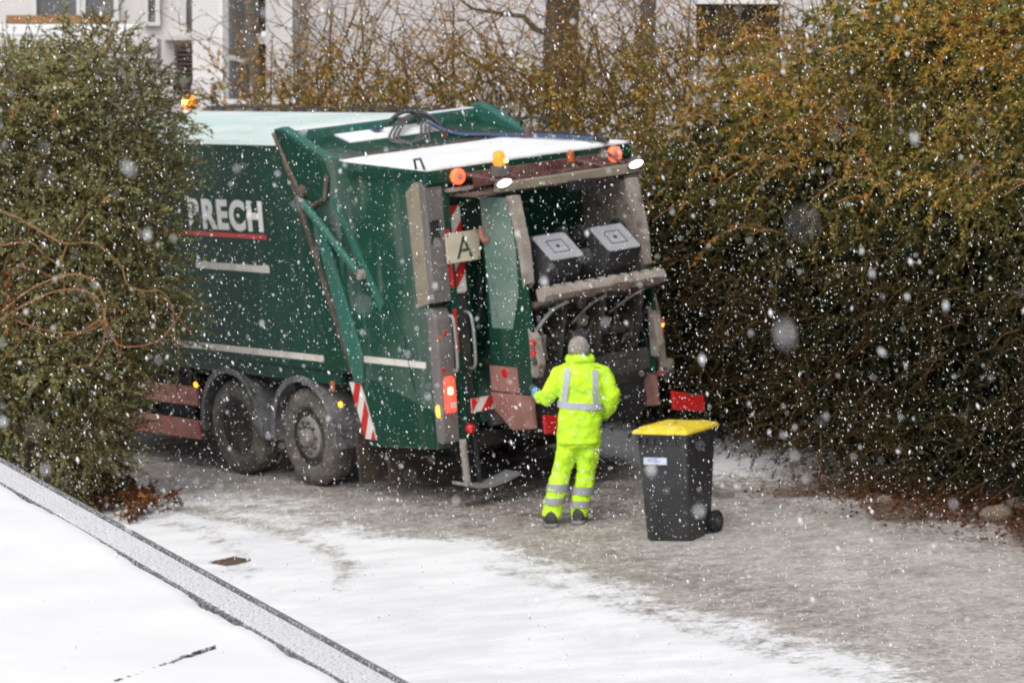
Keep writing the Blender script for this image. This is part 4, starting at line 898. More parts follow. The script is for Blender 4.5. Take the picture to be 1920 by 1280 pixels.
# top lamp rack
tp('rack_beam', 'beige_col', B().box((2.96,-.80,2.945),(3.05,.80,3.03)), bevel=.01)
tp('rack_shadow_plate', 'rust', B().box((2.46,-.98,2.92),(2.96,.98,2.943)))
tp('rack_bracket', 'black', B().box((3.03,-.02,2.86),(3.12,.26,2.96)), bevel=.01)
tp('rack_panel', 'maroon', B().box((2.60,-.78,2.985),(2.63,.80,3.13)))
for k in range(14): tp('louvre', 'maroon', B().box((2.631,-.28+k*.045,3.02),(2.645,-.255+k*.045,3.12)))
tp('rack_rail', 'maroon', B().box((2.80,-.70,3.02),(2.84,.95,3.05)))
for s in (-1, 1):
    tp('rack_strut', 'maroon', B().tube([(2.50,s*.86,3.13),(2.98,s*.72,3.03)], .018, 7)); tp('rack_strut', 'maroon', B().tube([(2.52,s*.40,3.12),(2.98,s*.50,3.03)], .012, 6))
    rl = tp('round_lamp', 'orange_ring', B().lathe([(0,.075),(.035,.075),(.05,.06),(.05,.035)], (2.55,s*.92,3.10), (1,0,0), 22), smooth='auto')
    tp('lamp_centre', 'orange_in', B().lathe([(.035,.038),(.054,.036),(.058,.01)], (2.55,s*.92,3.10), (1,0,0), 16), rl)
    el = [(s*.77+.075*math.cos(a), 3.03+.030*math.sin(a)+.012*math.cos(a)) for a in [k*math.pi/10 for k in range(20)]]
    wk = tp('work_lamp', 'work', B().prism(el, 3.085, 3.10, axis=0))
    tp('lamp_housing', 'grey_col', B().prism([(a+(a-s*.77)*.12, b_+(b_-3.03)*.3) for a, b_ in el], 3.04, 3.0845, axis=0), wk)
bc = tp('beacon', 'amber', B().lathe([(0,.05),(.03,.062),(.09,.06),(.13,.045),(.14,.01)], (2.70,-.53,3.16), (0,0,1), 18), smooth='auto')
tp('beacon_core', 'amber_hot', B().lathe([(0,.012),(.01,.018),(.015,.005)], (2.765,-.50,3.20), (1,0,0), 10), bc); tp('beacon_base', 'grey_col', B().box((2.64,-.59,3.06),(2.76,-.47,3.16)), bc)
tp('beacon', 'amber_dim', B().lathe([(0,.035),(.09,.035),(.11,.01)], (2.70,.30,3.10), (0,0,1), 14), smooth='auto')
# bin lift
tp('lift_bar', 'rust_light', B().prism([(3.34,2.04),(3.47,2.05),(3.50,1.99),(3.46,1.93),(3.36,1.93)], -.70, .72), bevel=.01)
for k in range(11): tp('lift_tooth', 'rust_light', B().prism([(3.34,2.041),(3.44,2.048),(3.38,2.066)], -.66+k*.13, -.58+k*.13))
tp('lift_shelf', 'rust', B().prism([(3.05,1.80),(3.46,1.925),(3.36,1.925),(3.05,1.90)], -.68, .68))
tp('lift_frame', 'darkgrey', B().box((2.90,-.66,1.10),(2.98,.66,1.85)))
for v in (-.55,-.1,.35):
    tp('lift_arm_bar', 'steel' if v < -.5 else 'rust_light', B().tube(spline([(3.42,v+.16,1.90),(3.33,v+.02,1.82),(3.20,v-.12,1.66+.1*v)]), .02 if v < -.5 else .013, 8), smooth=True)
    tp('lift_plate', 'darkgrey', B().prism([(2.98,1.2),(3.20,1.35),(3.36,1.85),(3.30,1.90),(2.98,1.7)], v+.16, v+.19))
tp('lift_cross_tube', 'darkgrey', B().tube([(3.1,-.66,1.52),(3.1,.66,1.52)], .05, 12), smooth='auto'); tp('lift_cross_tube', 'darkgrey', B().tube([(3.06,-.66,1.24),(3.06,.66,1.24)], .06, 12), smooth='auto')
tp('lift_apron', 'black', B().prism([(2.90,1.10),(3.02,1.10),(3.08,.82),(2.98,.62),(2.90,.62)], -.66, .68))
tp('lift_motor', 'rust_light', B().lathe([(0,.08),(.16,.08),(.17,.03)], (3.06,-.14,1.66), (0,1,0), 14), smooth='auto')
rs = random.Random(3)
for k in range(13):
    v = rs.uniform(-.62,.6); u0 = rs.uniform(3.0,3.1); tp('lift_strut', rs.choice(('darkgrey','rust','black','rust_light')), B().tube([(u0,v,rs.uniform(1.15,1.4)),(u0+rs.uniform(.08,.2),v+rs.uniform(-.2,.2),rs.uniform(1.55,1.85))], rs.uniform(.010,.024), 7))
for k in range(4):
    v = -.5+k*.33; tp('lift_hose', 'hose', B().tube(spline([(3.0,v,1.8),(3.18,v+.08,1.55),(3.14,v+.2,1.3),(3.02,v+.16,1.12)]), .014, 6), smooth=True)
for v in (-.4,.05,.5): tp('lift_bracket', 'rust', B().prism([(2.98,1.35),(3.16,1.42),(3.20,1.60),(2.98,1.68)], v, v+.07))
for v, w in ((-.30,1.94),(.1,1.95),(.46,1.945)): tp('bar_shim', 'rust', B().box((3.46,v,w-.02),(3.505,v+.16,w+.05)))
# red folding end boards and the footboard
for v0, v1, lean in ((-.66,-.28,-.03),(.86,1.24,-.06)):
    eb = tp('end_board', 'red', B().prism([(v0,.68),(v1,.66+lean),(v1,.82+lean),(v0,.86)], 3.22, 3.26, axis=0), bevel=.012)
    tp('end_board_text', 'maroon', B().prism([(v0+.16,.795),(v0+.33,.785+lean*.5),(v0+.33,.81+lean*.5),(v0+.16,.82)], 3.2605, 3.262, axis=0), eb)
fb = B()
prof = [(-1.18,.26),(-1.05,.215),(-.88,.20),(-.70,.225),(-.56,.265)]
fb.prism(prof+[(a, b_-.03) for a, b_ in reversed(prof)], 2.42, 2.66, axis=0); tp('footboard', 'steel', fb, smooth='auto')
for v in (-1.06,-.92): tp('footboard_post', 'rust_light' if v < -1 else 'black', B().tube([(2.50,v,.22),(2.48,v,.64)], .035 if v < -1 else .028, 10), smooth='auto')
tp('hitch_ball', 'red_lens', B().lathe([(-.05,.01),(-.035,.04),(0,.05),(.035,.04),(.05,.01)], (2.52,-.99,.73), (0,0,1), 16), smooth=True)
tp('underrun_bar', 'black', B().box((2.30,-1.1,.52),(2.42,1.1,.66)), bevel=.01)

# ------------------------------------------------------------------ wheelie bins
def bin_(name, loc, w, d, h, lidmat, label, group=None, lid_open=0.0, sticker=True, base=False):
    """front faces -y, wheels at the back (+y)"""
    r = empty(name, loc); tag(r, label, 'bin', group)
    def ring(z, ww, dd, yo=0, c=.035):
        x, y = ww/2, dd/2; pts = []
        for cx, cy, a0 in ((x-c,y-c,0),(-x+c,y-c,90),(-x+c,-y+c,180),(x-c,-y+c,270)):
            for a in (0,30,60,90): pts.append((cx+c*math.cos(R(a0+a)), cy+c*math.sin(R(a0+a))+yo, z))
        return pts
    B().loft([ring(.0,w*.78,d*.66,-.02), ring(.012,w*.80,d*.68,-.02), ring(h*.5,w*.87,d*.80,-.008), ring(h*.84,w*.92,d*.88), ring(h*.845,w*.955,d*.92), ring(h*.90,w*.96,d*.925)]).build('body', M['plastic'], r, smooth='auto')
    B().loft([ring(h*.90,w*1.0,d*.98), ring(h*.93,w*1.02,d*1.0), ring(h*.935,w*1.0,d*.98)]).build('rim', M['plastic'], r, smooth='auto', bevel=.006)
    for k in range(7):
        x = -w*.40+k*w*.8/6
        B().box((x-.008,-d*.492,h*.845),(x+.008,-d*.462,h*.905)).build('rim_rib', M['plastic'], r)
    for sx in (-1,1):
        for k in range(3): B().box((min(sx*w*.478,sx*w*.508),-d*.3+k*d*.25,h*.845),(max(sx*w*.478,sx*w*.508),-d*.285+k*d*.25,h*.905)).build('rim_rib', M['plastic'], r)
    # lid: domed with a front lip and hinge lugs
    li = empty('lid', (0, d*.5, h*.935)); li.parent = r; li.rotation_euler = (lid_open,0,0)
    def lr(z, k, kd): return [(x, y-d*.5, z) for x, y, _ in ring(0, w*k, d*kd)]
    bpy.data.objects.remove(li)
    lo = B().loft([lr(0,1.035,1.02), lr(.018,1.035,1.02), lr(.034,.98,.97), lr(.040,.88,.90), lr(.056,.80,.82), lr(.064,.5,.55), lr(.066,.1,.1)]).build('lid', M[lidmat], r, smooth='auto', ang=28)
    lo.location = (0, d*.5, h*.936); lo.rotation_euler = (lid_open,0,0)
    B().box((-w*.30,-d*1.045,.0),(w*.30,-d*1.0,.016)).build('lid_lip', M[lidmat], lo, bevel=.005)
    for x in (-w*.34, w*.34):
        B().tube([(x-.04,.035,.012),(x+.04,.035,.012)], .02, 10).build('hinge', M[lidmat], lo, smooth='auto')
        B().lathe([(0,.03),(.018,.028),(.024,.01)], (x*.9,-d*.95,.038), (0,0,1), 12).build('lid_lug', M[lidmat], lo, smooth='auto')
    B().tube([(-w*.42,d*.46,h*.92),(-w*.42,d*.58,h*.955),(w*.42,d*.58,h*.955),(w*.42,d*.46,h*.92)], .016, 8).build('handle', M['plastic'], r, smooth='auto')
    B().tube([(-w*.46,d*.36,.095),(w*.46,d*.36,.095)], .012, 8).build('axle', M['steel'], r)
    B().box((-w*.36,d*.25,.03),(w*.36,d*.40,.16)).build('axle_housing', M['plastic'], r, bevel=.02)
    for s in (-1,1):
        wh = B().lathe([(0,.02),(.0,.06),(-.008,.075),(.0,.098),(.012,.104),(.045,.104),(.055,.095),(.05,.02)], (s*w*.40,d*.36,.104), (s,0,0), 26).build('wheel', M['rubber'], r, smooth='auto')
        B().lathe([(.05,.055),(.062,.05),(.064,.01)], (s*w*.40,d*.36,.104), (s,0,0), 16).build('hub', M['plastic'], wh, smooth='auto')
    if sticker:
        def fy(z): return -.008*(1-z/h*1.9)-(d*(.66+.28*(z/h)))/2-.012
        st = B().box((-w*.34,fy(h*.70)-.006,h*.668),(w*.08,fy(h*.70)+.01,h*.728)).build('sticker', M['label'], r)
        B().box((-w*.27,fy(h*.70)-.0075,h*.692),(-w*.02,fy(h*.70)-.0062,h*.70)).build('print_line', M['label_ink'], st)
        B().box((-w*.27,fy(h*.70)-.0075,h*.707),(-w*.08,fy(h*.70)-.0062,h*.713)).build('print_line', M['label_ink'], st)
    if base:
        bp_ = B().loft([[(p[0],p[1],-.001) for p in ring(0,w*.765,d*.645,-.02)],[(p[0],p[1],-.007) for p in ring(0,w*.75,d*.63,-.02)]]).build('base_panel', M['plastic_pale'], r, smooth='auto')
        for k_ in (.44,):
            a = w*.78*k_/2; b2 = d*.66*k_/2; t = .007
            for p0, p1 in (((-a-t,-b2-t),(a+t,-b2)),((-a-t,b2),(a+t,b2+t)),((-a-t,-b2),(-a,b2)),((a,-b2),(a+t,b2))):
                B().box((p0[0],p0[1]-.02,-.011),(p1[0],p1[1]-.02,-.0072)).build('base_groove', M['plastic'], bp_)
        B().lathe([(.0,.022),(.005,.02),(.006,.005)], (0,-.02,-.007), (0,0,-1), 10).build('base_plug', M['plastic'], bp_)
    return r
bx_, by_ = 1.47, 32.33
b1 = bin_('wheelie_bin', (bx_, by_, float(gz(bx_, by_))), .53, .64, 1.0, 'yellow', 'dark grey wheelie bin with a yellow lid standing on the lane', 'wheelie bins')
b1.rotation_euler = (R(1.2), R(-2.2), R(-29))
for k, (v, lab) in enumerate(((-.34, 'upturned dark grey bin on the lift, left one next to the sign'), (.33, 'upturned dark grey bin on the lift, right one next to the hedge'))):
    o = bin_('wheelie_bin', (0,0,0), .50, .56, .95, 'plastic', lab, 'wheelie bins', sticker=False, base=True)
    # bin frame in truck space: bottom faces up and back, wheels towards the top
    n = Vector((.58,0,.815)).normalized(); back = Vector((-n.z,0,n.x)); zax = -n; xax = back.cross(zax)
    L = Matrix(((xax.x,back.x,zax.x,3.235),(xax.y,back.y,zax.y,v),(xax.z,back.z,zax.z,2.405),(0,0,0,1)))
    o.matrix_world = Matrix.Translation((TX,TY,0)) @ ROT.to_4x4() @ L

# ------------------------------------------------------------------ person
def person():
    px, py = .50, 33.4; g = float(gz(px, py)); O = Vector((px, py, g))
    # body: one continuous skinned figure (local: x right, y away from the camera, z up)
    J = {'pel':(.10,.0,.86,.13,.11),'spine':(.11,.0,1.08,.13,.10),'chest':(.125,.01,1.30,.15,.11),'neck':(.11,.02,1.45,.055,.055),'head':(.10,.045,1.56,.085,.10),'top':(.098,.035,1.65,.06,.065),'nose':(.085,.15,1.555,.012,.012),
         'lsh':(-.05,.01,1.39,.055,.055),'lel':(-.18,.03,1.17,.042,.042),'lwr':(-.262,.20,1.135,.03,.026),'lpa':(-.29,.255,1.145,.022,.034),
         'rsh':(.30,.01,1.39,.055,.055),'rel':(.385,-.02,1.14,.042,.042),'rwr':(.325,.14,.965,.03,.026),'rpa':(.305,.20,.93,.022,.034),
         'lhip':(.01,.0,.80,.085,.085),'lkn':(-.06,.02,.46,.055,.055),'lan':(-.15,-.03,.09,.04,.045),'ltoe':(-.165,.11,.035,.035,.025),
         'rhip':(.19,.0,.80,.085,.085),'rkn':(.165,.03,.46,.055,.055),'ran':(.10,.01,.09,.04,.045),'rtoe':(.115,.15,.035,.035,.025)}
    E = [('pel','spine'),('spine','chest'),('chest','neck'),('neck','head'),('head','top'),('head','nose'),('chest','lsh'),('lsh','lel'),('lel','lwr'),('lwr','lpa'),('chest','rsh'),('rsh','rel'),('rel','rwr'),('rwr','rpa'),
         ('pel','lhip'),('lhip','lkn'),('lkn','lan'),('lan','ltoe'),('pel','rhip'),('rhip','rkn'),('rkn','ran'),('ran','rtoe')]
    def fingers(pre, palm, d, across, thumb):
        palm = Vector(palm); d = Vector(d).normalized(); across = Vector(across).normalized(); curl = d.cross(across).normalized()
        for k, (o, ln) in enumerate(((-.027,.062),(-.009,.072),(.009,.068),(.027,.052))):
            b = palm+across*o+d*.012; m1 = b+d*ln*.55+curl*.008; m2 = b+d*ln*.85+curl*.03
            for i, (p, r_) in enumerate(((b,.0095),(m1,.009),(m2,.0075))): J[f'{pre}f{k}{i}'] = (*p, r_, r_)
            E.extend([(pre+'pa', f'{pre}f{k}0'),(f'{pre}f{k}0',f'{pre}f{k}1'),(f'{pre}f{k}1',f'{pre}f{k}2')])
        b = palm+across*thumb*.034-d*.03; m1 = b+across*thumb*.026+d*.02; m2 = m1+d*.028+curl*.012
        for i, (p, r_) in enumerate(((b,.011),(m1,.010),(m2,.008))): J[f'{pre}t{i}'] = (*p, r_, r_)
        E.extend([(pre+'pa', pre+'t0'),(pre+'t0',pre+'t1'),(pre+'t1',pre+'t2')])
    fingers('l', (-.29,.255,1.145), (-.55,.65,.35), (.1,-.3,1), 1); fingers('r', (.305,.20,.93), (-.3,.6,-.7), (-.1,.75,.6), 1)
    names = list(J); idx = {n: i for i, n in enumerate(names)}
    me = bpy.data.meshes.new('person'); me.from_pydata([J[n][:3] for n in names], [(idx[a], idx[b]) for a, b in E], [])
    o = bpy.data.objects.new('person', me); C.objects.link(o); me.materials.append(M['skin']); o.location = O
    sk = o.modifiers.new('skin', 'SKIN'); sk.use_smooth_shade = True; layer = me.skin_vertices[0].data if me.skin_vertices else None
    if layer is None:
        bm = bmesh.new(); bm.from_mesh(me); bm.verts.layers.skin.verify(); bm.to_mesh(me); bm.free(); layer = me.skin_vertices[0].data
    for n in names: layer[idx[n]].radius = (J[n][3], J[n][4]); layer[idx[n]].use_root = (n == 'pel')
    o.modifiers.new('sub', 'SUBSURF').levels = 2; o.modifiers['sub'].render_levels = 2
    tag(o, 'worker in fluorescent yellow jacket and trousers, grey knit cap, seen from behind', 'person')
    # clothes
    def ell(c, rx, ry, n=28, tilt=(0,0), p=2.4, f=None):
        pts = []
        for k in range(n):
            a = 2*math.pi*k/n; ca, sa = math.cos(a), math.sin(a)
            x = rx*math.copysign(abs(ca)**(2/p), ca); y = ry*math.copysign(abs(sa)**(2/p), sa)
            pts.append((c[0]+x, c[1]+y, c[2]+tilt[0]*x+tilt[1]*y))
        return pts
    TOR = [(.735,.105,.0,.205,.150),(.76,.105,.0,.212,.155),(.85,.106,.0,.208,.155),(1.0,.110,.0,.203,.150),(1.12,.116,.0,.205,.150),(1.25,.122,.0,.218,.155),(1.34,.126,.005,.222,.150),(1.40,.126,.01,.205,.135),(1.445,.122,.015,.150,.115),(1.475,.116,.02,.098,.095),(1.51,.110,.025,.090,.092),(1.535,.108,.028,.092,.094)]
    def torso(z):
        zs = [t[0] for t in TOR]; return [float(np.interp(z, zs, [t[i] for t in TOR])) for i in (1,2,3,4)]
    def soft(mb, name, m, vox, iters, wr, sc):
        ob = mb.build(name, M[m], o, smooth=True)
        rm = ob.modifiers.new('remesh', 'REMESH'); rm.mode = 'VOXEL'; rm.voxel_size = vox; rm.use_smooth_shade = True
        s_ = ob.modifiers.new('smooth', 'SMOOTH'); s_.factor = .5; s_.iterations = iters
        if wr:
            tx = bpy.data.textures.new('folds_'+name, 'CLOUDS'); tx.noise_scale = sc; tx.noise_depth = 2
            dm = ob.modifiers.new('folds', 'DISPLACE'); dm.texture = tx; dm.strength = wr; dm.mid_level = .5; dm.texture_coords = 'LOCAL'
        return ob
    TOR = [(t[0],t[1],t[2],t[3]*.95,t[4]*.96) for t in TOR]
    jk = B().loft([ell((t[1],t[2],t[0]), t[3], t[4]) for t in TOR])
    def sleeve(pts):
        jk.tube(pts and [p[:3] for p in pts], [p[3] for p in pts], 14)
    sleeve([(.02,.01,1.385,.085),(-.06,.01,1.35,.088),(-.115,.015,1.27,.080),(-.165,.02,1.18,.080),(-.185,.05,1.14,.080),(-.215,.11,1.135,.066),(-.25,.175,1.13,.054),(-.255,.188,1.132,.052)])
    sleeve([(.23,.01,1.385,.085),(.31,.01,1.35,.090),(.36,.0,1.26,.082),(.392,-.01,1.18,.080),(.395,.0,1.12,.078),(.37,.06,1.05,.068),(.338,.115,.99,.056),(.33,.13,.975,.052)])
    jacket = soft(jk, 'jacket', 'hivis', .011, 5, .042, .10)
    # collar roll / folded hood
    cl = B(); n = 24
    ring_ = [(.112+math.cos(2*math.pi*k/n)*.098, .026+math.sin(2*math.pi*k/n)*.098, 1.49+.012*math.sin(2*math.pi*k/n*3)) for k in range(n)]
    rr = []
    for k in range(n):
        c = Vector(ring_[k]); out = Vector((math.cos(2*math.pi*k/n), math.sin(2*math.pi*k/n), 0)); rr.append([c+(out*math.cos(a)+Vector((0,0,1))*math.sin(a))*.038 for a in [2*math.pi*j/8 for j in range(8)]])
    cl.loft(rr+[rr[0]], False).build('collar', M['hivis'], o, smooth=True)
    def band(z0, z1, off, name, m):
        rings = []
        for z in (z0, z0, z1, z1):
            cx, cy, rx, ry = torso(z); rings.append((z, cx, cy, rx, ry))
        R_ = [ell((c[1],c[2],c[0]-.06*0), c[3]+e, c[4]+e, 40) for c, e in zip(rings, (off-.012, off, off, off-.012))]
        R_ = [[(x, y, z-.055*(x-.1)) for x, y, z in rg_] for rg_ in R_]
        B().loft(R_, False).build(name, M[m], jacket, smooth='auto')
    band(1.055, 1.112, .012, 'reflective_band', 'refl')
    def brace(x0, x1, wid):
        for sy in (-1, 1):
            L_ = []; zs = np.linspace(1.105, 1.415, 16)
            for z in zs:
                t = (z-1.105)/.31; xc = x0+(x1-x0)*t; row = []
                for e, off in ((-wid,.001),(-wid,.014),(wid,.014),(wid,.001)):
                    cx, cy, rx, ry = torso(z); x = xc+e; q = min(abs((x-cx)/rx), .985); y = ry*(1-q**2.4)**(1/2.4)
                    row.append((x, cy+sy*(y+off), z-.055*(x-.1)))
                L_.append(row)
            B().loft(L_, False, False).build('reflective_brace', M['refl'], jacket, smooth='auto')
    brace(-.035, .0, .026); brace(.255, .245, .026)
    # trousers
    tr = B().loft([ell((.105,.0,.70), .165,.12), ell((.105,0,.80), .185,.135), ell((.105,0,.88), .18,.13)])
    LL = [(.02,.0,.80,.105),(.01,.005,.70,.108),(-.03,.015,.55,.092),(-.058,.02,.46,.086),(-.085,.0,.36,.088),(-.11,-.015,.25,.086),(-.135,-.025,.15,.084),(-.145,-.028,.085,.082),(-.147,-.028,.065,.078)]
    RL = [(.19,.0,.80,.105),(.19,.01,.70,.106),(.178,.025,.55,.092),(.165,.03,.46,.086),(.148,.022,.36,.088),(.13,.015,.25,.087),(.112,.012,.15,.086),(.104,.01,.085,.083),(.102,.01,.065,.079)]
    for Lg in (LL, RL): tr.tube([p[:3] for p in Lg], [p[3] for p in Lg], 16)
    trs = soft(tr, 'trousers', 'hivis', .011, 4, .040, .075)
    def legband(Lg, z0, z1):
        L2 = sorted(Lg, key=lambda p: p[2]); zs = [p[2] for p in L2]; rows = []
        for z, off in ((z0,.0),(z0,.011),(z1,.011),(z1,.0)):
            c = [float(np.interp(z, zs, [p[i] for p in L2])) for i in (0,1,3)]; rows.append([(c[0]+(c[2]+off)*math.cos(2*math.pi*k/24), c[1]+(c[2]+off)*math.sin(2*math.pi*k/24), z) for k in range(24)])
        B().loft(rows, False).build('reflective_band', M['refl_dark'], trs, smooth='auto')
    for Lg, dz in ((LL, .0), (RL, -.03)):
        legband(Lg, .30+dz, .37+dz); legband(Lg, .185+dz, .245+dz)
    # cap
    cp = B().loft([ell((.102,.045,1.525+.01), .094,.108,24), ell((.102,.043,1.56), .100,.114,24), ell((.10,.040,1.61), .097,.110,24), ell((.10,.036,1.655), .082,.092,24), ell((.10,.034,1.685), .052,.058,24), ell((.10,.034,1.697), .015,.018,24)])
    cap = cp.build('knit_cap', M['beanie'], o, smooth=True); sb = cap.modifiers.new('sub','SUBSURF'); sb.levels = sb.render_levels = 1
    # gloves: the same hand, a little fuller
    for pre, wr in (('l',(-.25,.22,1.182)),('r',(.33,.125,.972))):
        ns = [n_ for n_ in names if n_.startswith(pre+'f') or n_.startswith(pre+'t') and n_[1:] in ('t0','t1','t2')]+[pre+'wr', pre+'pa']
        ix = {n_: i for i, n_ in enumerate(ns)}; gm = bpy.data.meshes.new('glove'); gm.from_pydata([J[n_][:3] for n_ in ns], [(ix[a], ix[b]) for a, b in E if a in ix and b in ix], [])
        bm = bmesh.new(); bm.from_mesh(gm); bm.verts.layers.skin.verify(); bm.to_mesh(gm); bm.free()
        for n_ in ns:
            e = .0035 if n_ not in (pre+'wr', pre+'pa') else .006
            gm.skin_vertices[0].data[ix[n_]].radius = (J[n_][3]+e, J[n_][4]+e); gm.skin_vertices[0].data[ix[n_]].use_root = (n_ == pre+'pa')
        go = bpy.data.objects.new('glove', gm); C.objects.link(go); go.parent = o; gm.materials.append(M['glove'])
        s1 = go.modifiers.new('skin','SKIN'); s1.use_smooth_shade = True; s2 = go.modifiers.new('sub','SUBSURF'); s2.levels = s2.render_levels = 2
    # boots
    for cx, cy, yaw in ((-.152,-.028,.08),(.104,.010,-.12)):
        zb = .0
        def bring(y, hw, z0, z1): return [(-hw,y,z0),(hw,y,z0),(hw*1.04,y,z0+.03),(hw*.8,y,z1),(-hw*.8,y,z1),(-hw*1.04,y,z0+.03)]
        Mx = Matrix.Translation((cx,cy,float(gz(px+cx,py+cy))-g)) @ Matrix.Rotation(yaw,4,'Z') @ Matrix.Diagonal((1.15,1.15,1.1,1))
        rows = [bring(-.085,.03,.025,.08), bring(-.075,.044,.022,.13), bring(-.03,.050,.022,.15), bring(.03,.050,.022,.14), bring(.09,.052,.022,.085), bring(.15,.050,.022,.068), bring(.19,.034,.025,.055), bring(.20,.015,.03,.045)]
        bo = B().loft([[Mx@Vector(p) for p in r_] for r_ in rows]).build('boot', M['boot'], o, smooth=True); s_ = bo.modifiers.new('sub','SUBSURF'); s_.levels = s_.render_levels = 2
        so_ = [(-.055,-.07),(-.05,.0),(-.058,.10),(-.045,.175),(0,.205),(.045,.175),(.058,.10),(.05,0),(.055,-.07),(.035,-.10),(-.035,-.10)]
        B().add([Mx@Vector((x,y,0)) for x,y in so_]+[Mx@Vector((x,y,.028)) for x,y in so_], [tuple(range(10,-1,-1)), tuple(range(11,22))]+[(i,(i+1)%11,11+(i+1)%11,11+i) for i in range(11)]).build('sole', M['sole'], bo, bevel=.006)
person()

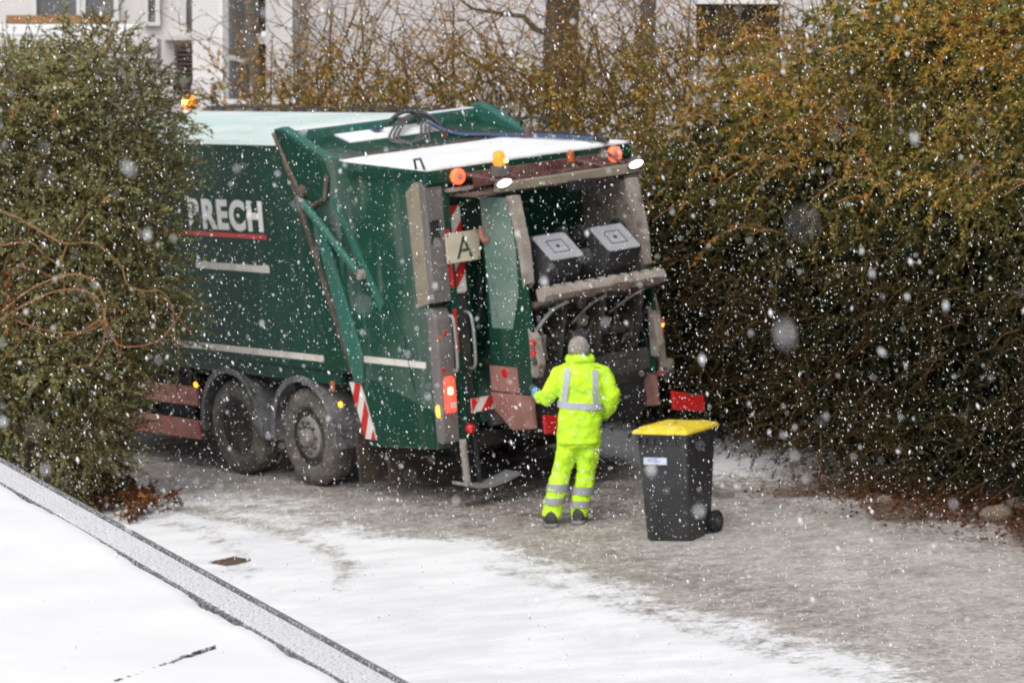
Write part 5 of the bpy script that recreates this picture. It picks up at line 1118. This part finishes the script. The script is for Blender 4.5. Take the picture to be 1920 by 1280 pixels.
# ------------------------------------------------------------------ snowy flat roof in the foreground
def front_roof():
    ZR = 2.60
    def onroof(px, py): 
        d = math.tan(PITCH+math.atan((py-640)/FPX)); Y = (CAMZ-ZR)/d; return at(px, py, Y)
    a = onroof(0, 860); b_ = onroof(760, 1280); d = (b_-a); d.z = 0; d.normalize(); nrm = Vector((d.y, -d.x, 0))
    if nrm.x > 0: nrm = -nrm                                  # towards the roof
    root = empty('garage_roof', (a.x, a.y, ZR)); tag(root, 'snow-covered flat garage roof with grey metal coping in the foreground', 'roof')
    Lm = Matrix(((d.x,nrm.x,0,0),(d.y,nrm.y,0,0),(0,0,1,0),(0,0,0,1)))
    def P(s, t, z): q = Lm @ Vector((s, t, z)); return q
    def slab(name, m, s0, s1, t0, t1, z0, z1, **k):
        return B().add([P(*q) for q in ((s0,t0,z0),(s1,t0,z0),(s1,t1,z0),(s0,t1,z0),(s0,t0,z1),(s1,t0,z1),(s1,t1,z1),(s0,t1,z1))], [(0,3,2,1),(4,5,6,7),(0,1,5,4),(1,2,6,5),(2,3,7,6),(3,0,4,7)]).build(name, M[m], root, **k)
    W = .165
    # coping in sheets with folded joints; outer lip turned down
    js = [-6, -3.2, 1.45, 4.1, 6.8, 12]
    for k in range(len(js)-1):
        slab('coping_sheet', 'metal_cap', js[k]+.002, js[k+1]-.002, .022, W, -.03, 0, bevel=.004)
        slab('coping_lip', 'metal_lip', js[k]+.002, js[k+1]-.002, 0, .0215, -.16, .012, bevel=.006)
    slab('wall', 'render_grey', -6, 12, .04, .16, -ZR-.5, -.031)
    slab('membrane', 'membrane', -6, 12, .1655, 9, -.30, -.045)
    slab('coping_fold', 'metal_lip', -6, 12, W+.0005, W+.012, -.044, -.006)
    # snow blanket with an uneven edge that leaves a dark gap along the coping
    rg = np.random.RandomState(8); ns, nt = 900, 40; S = np.linspace(-6, 12, ns); mb = B()
    e0 = W-.003+.010*np.sin(S*1.7)+.008*np.sin(S*4.3+1)+np.convolve(rg.normal(0,.016,ns+8), np.ones(9)/3, 'valid')*.5+rg.normal(0,.004,ns)
    e0 = W+np.clip(e0-W, -.012, .03)
    tt = np.concatenate([[0,.006,.02,.05,.1,.2], np.linspace(.3, 8.6, nt-6)])
    for i, s in enumerate(S):
        for j, t in enumerate(tt):
            z = -.044+.052*min(1, (t/.05))**.5+.006*math.sin(s*1.1+t*2)+.004*math.sin(s*3+t*5)
            crack = 0
            mb.v.append(P(s, e0[i]+t, z if j else -.046))
    for i in range(ns-1):
        for j in range(len(tt)-1):
            # a melted slit over a membrane seam
            s, t = S[i], e0[i]+tt[j]
            mb.f.append((i*len(tt)+j, (i+1)*len(tt)+j, (i+1)*len(tt)+j+1, i*len(tt)+j+1))
    mb.build('snow_blanket', M['roof_snow'], root, smooth=True)
    # seam ridge of the roofing felt breaking through the snow
    p0 = onroof(205, 1290); p1 = onroof(402, 1218); sd_ = (p1-p0); rg = np.random.RandomState(4)
    n = 46; rows = []
    for k in range(n+1):
        t = k/n; c = p0+sd_*t-Vector((a.x,a.y,ZR)); wd = .010*(1-.75*t)+.004*rg.rand(); nn = Vector((sd_.y,-sd_.x,0)).normalized(); j = rg.normal(0,.004); zz = .013+.006*rg.rand()
        rows.append([c+nn*(wd+j)+Vector((0,0,-.03)), c+nn*(wd*.6+j)+Vector((0,0,zz)), c-nn*(wd*.6-j)+Vector((0,0,zz)), c-nn*(wd-j)+Vector((0,0,-.03))])
    mb = B().loft(rows); mb.build('seam_ridge', M['membrane'], root)
front_roof()

# ------------------------------------------------------------------ falling snow
def snowfall():
    rg = np.random.RandomState(77); n = 62000
    Y = (rg.uniform(1.6**3, 36.5**3, n))**(1/3)                    # constant density in a widening wedge of air
    hx = .165*Y+.5; X = rg.uniform(-1, 1, n)*hx; ang = rg.uniform(-.035, .205, n); Z = CAMZ-Y*np.tan(ang)+rg.uniform(-.3,.3,n)
    u, v = uv(X, Y)
    ok = (Z > gz(X, Y)+.05) & ~((u < 3.6) & (v > -1.5)) & ~((X < 0) & (Z < 2.7) & (Y < 20) & (X < -.3-(Y-12)*.37))
    X, Y, Z = X[ok], Y[ok], Z[ok]; n = len(X)
    size = np.clip(rg.lognormal(math.log(.0020), .48, n), .0010, .0056)
    d = unit(np.stack([rg.normal(.22,.30,n), rg.normal(0,.25,n), -np.ones(n)], -1)); ref = unit(rg.normal(size=(n,3))); a = unit(np.cross(d, ref)); b_ = np.cross(d, a)
    P = np.stack([X,Y,Z],-1); s = size[:,None]; el = rg.uniform(1.1,2.6,n)[:,None]
    k1, k2 = rg.uniform(.7,1.2,(n,1)), rg.uniform(.7,1.2,(n,1))
    V = np.stack([P+d*s*el, P+a*s*k1, P+b_*s*k2, P-a*s*k2, P-b_*s*k1, P-d*s*el], 1).reshape(-1,3)
    t = np.array([[0,1,2],[0,2,3],[0,3,4],[0,4,1],[5,2,1],[5,3,2],[5,4,3],[5,1,4]])
    F = (t[None]+np.arange(n)[:,None,None]*6).reshape(-1,3)
    o = fast_mesh('snowfall', V, F, M['flake'], None); tag(o, 'falling white snowflakes filling the air', 'snowfall', kind='stuff')
    o.data.polygons.foreach_set('use_smooth', np.ones(len(F), bool))
snowfall()
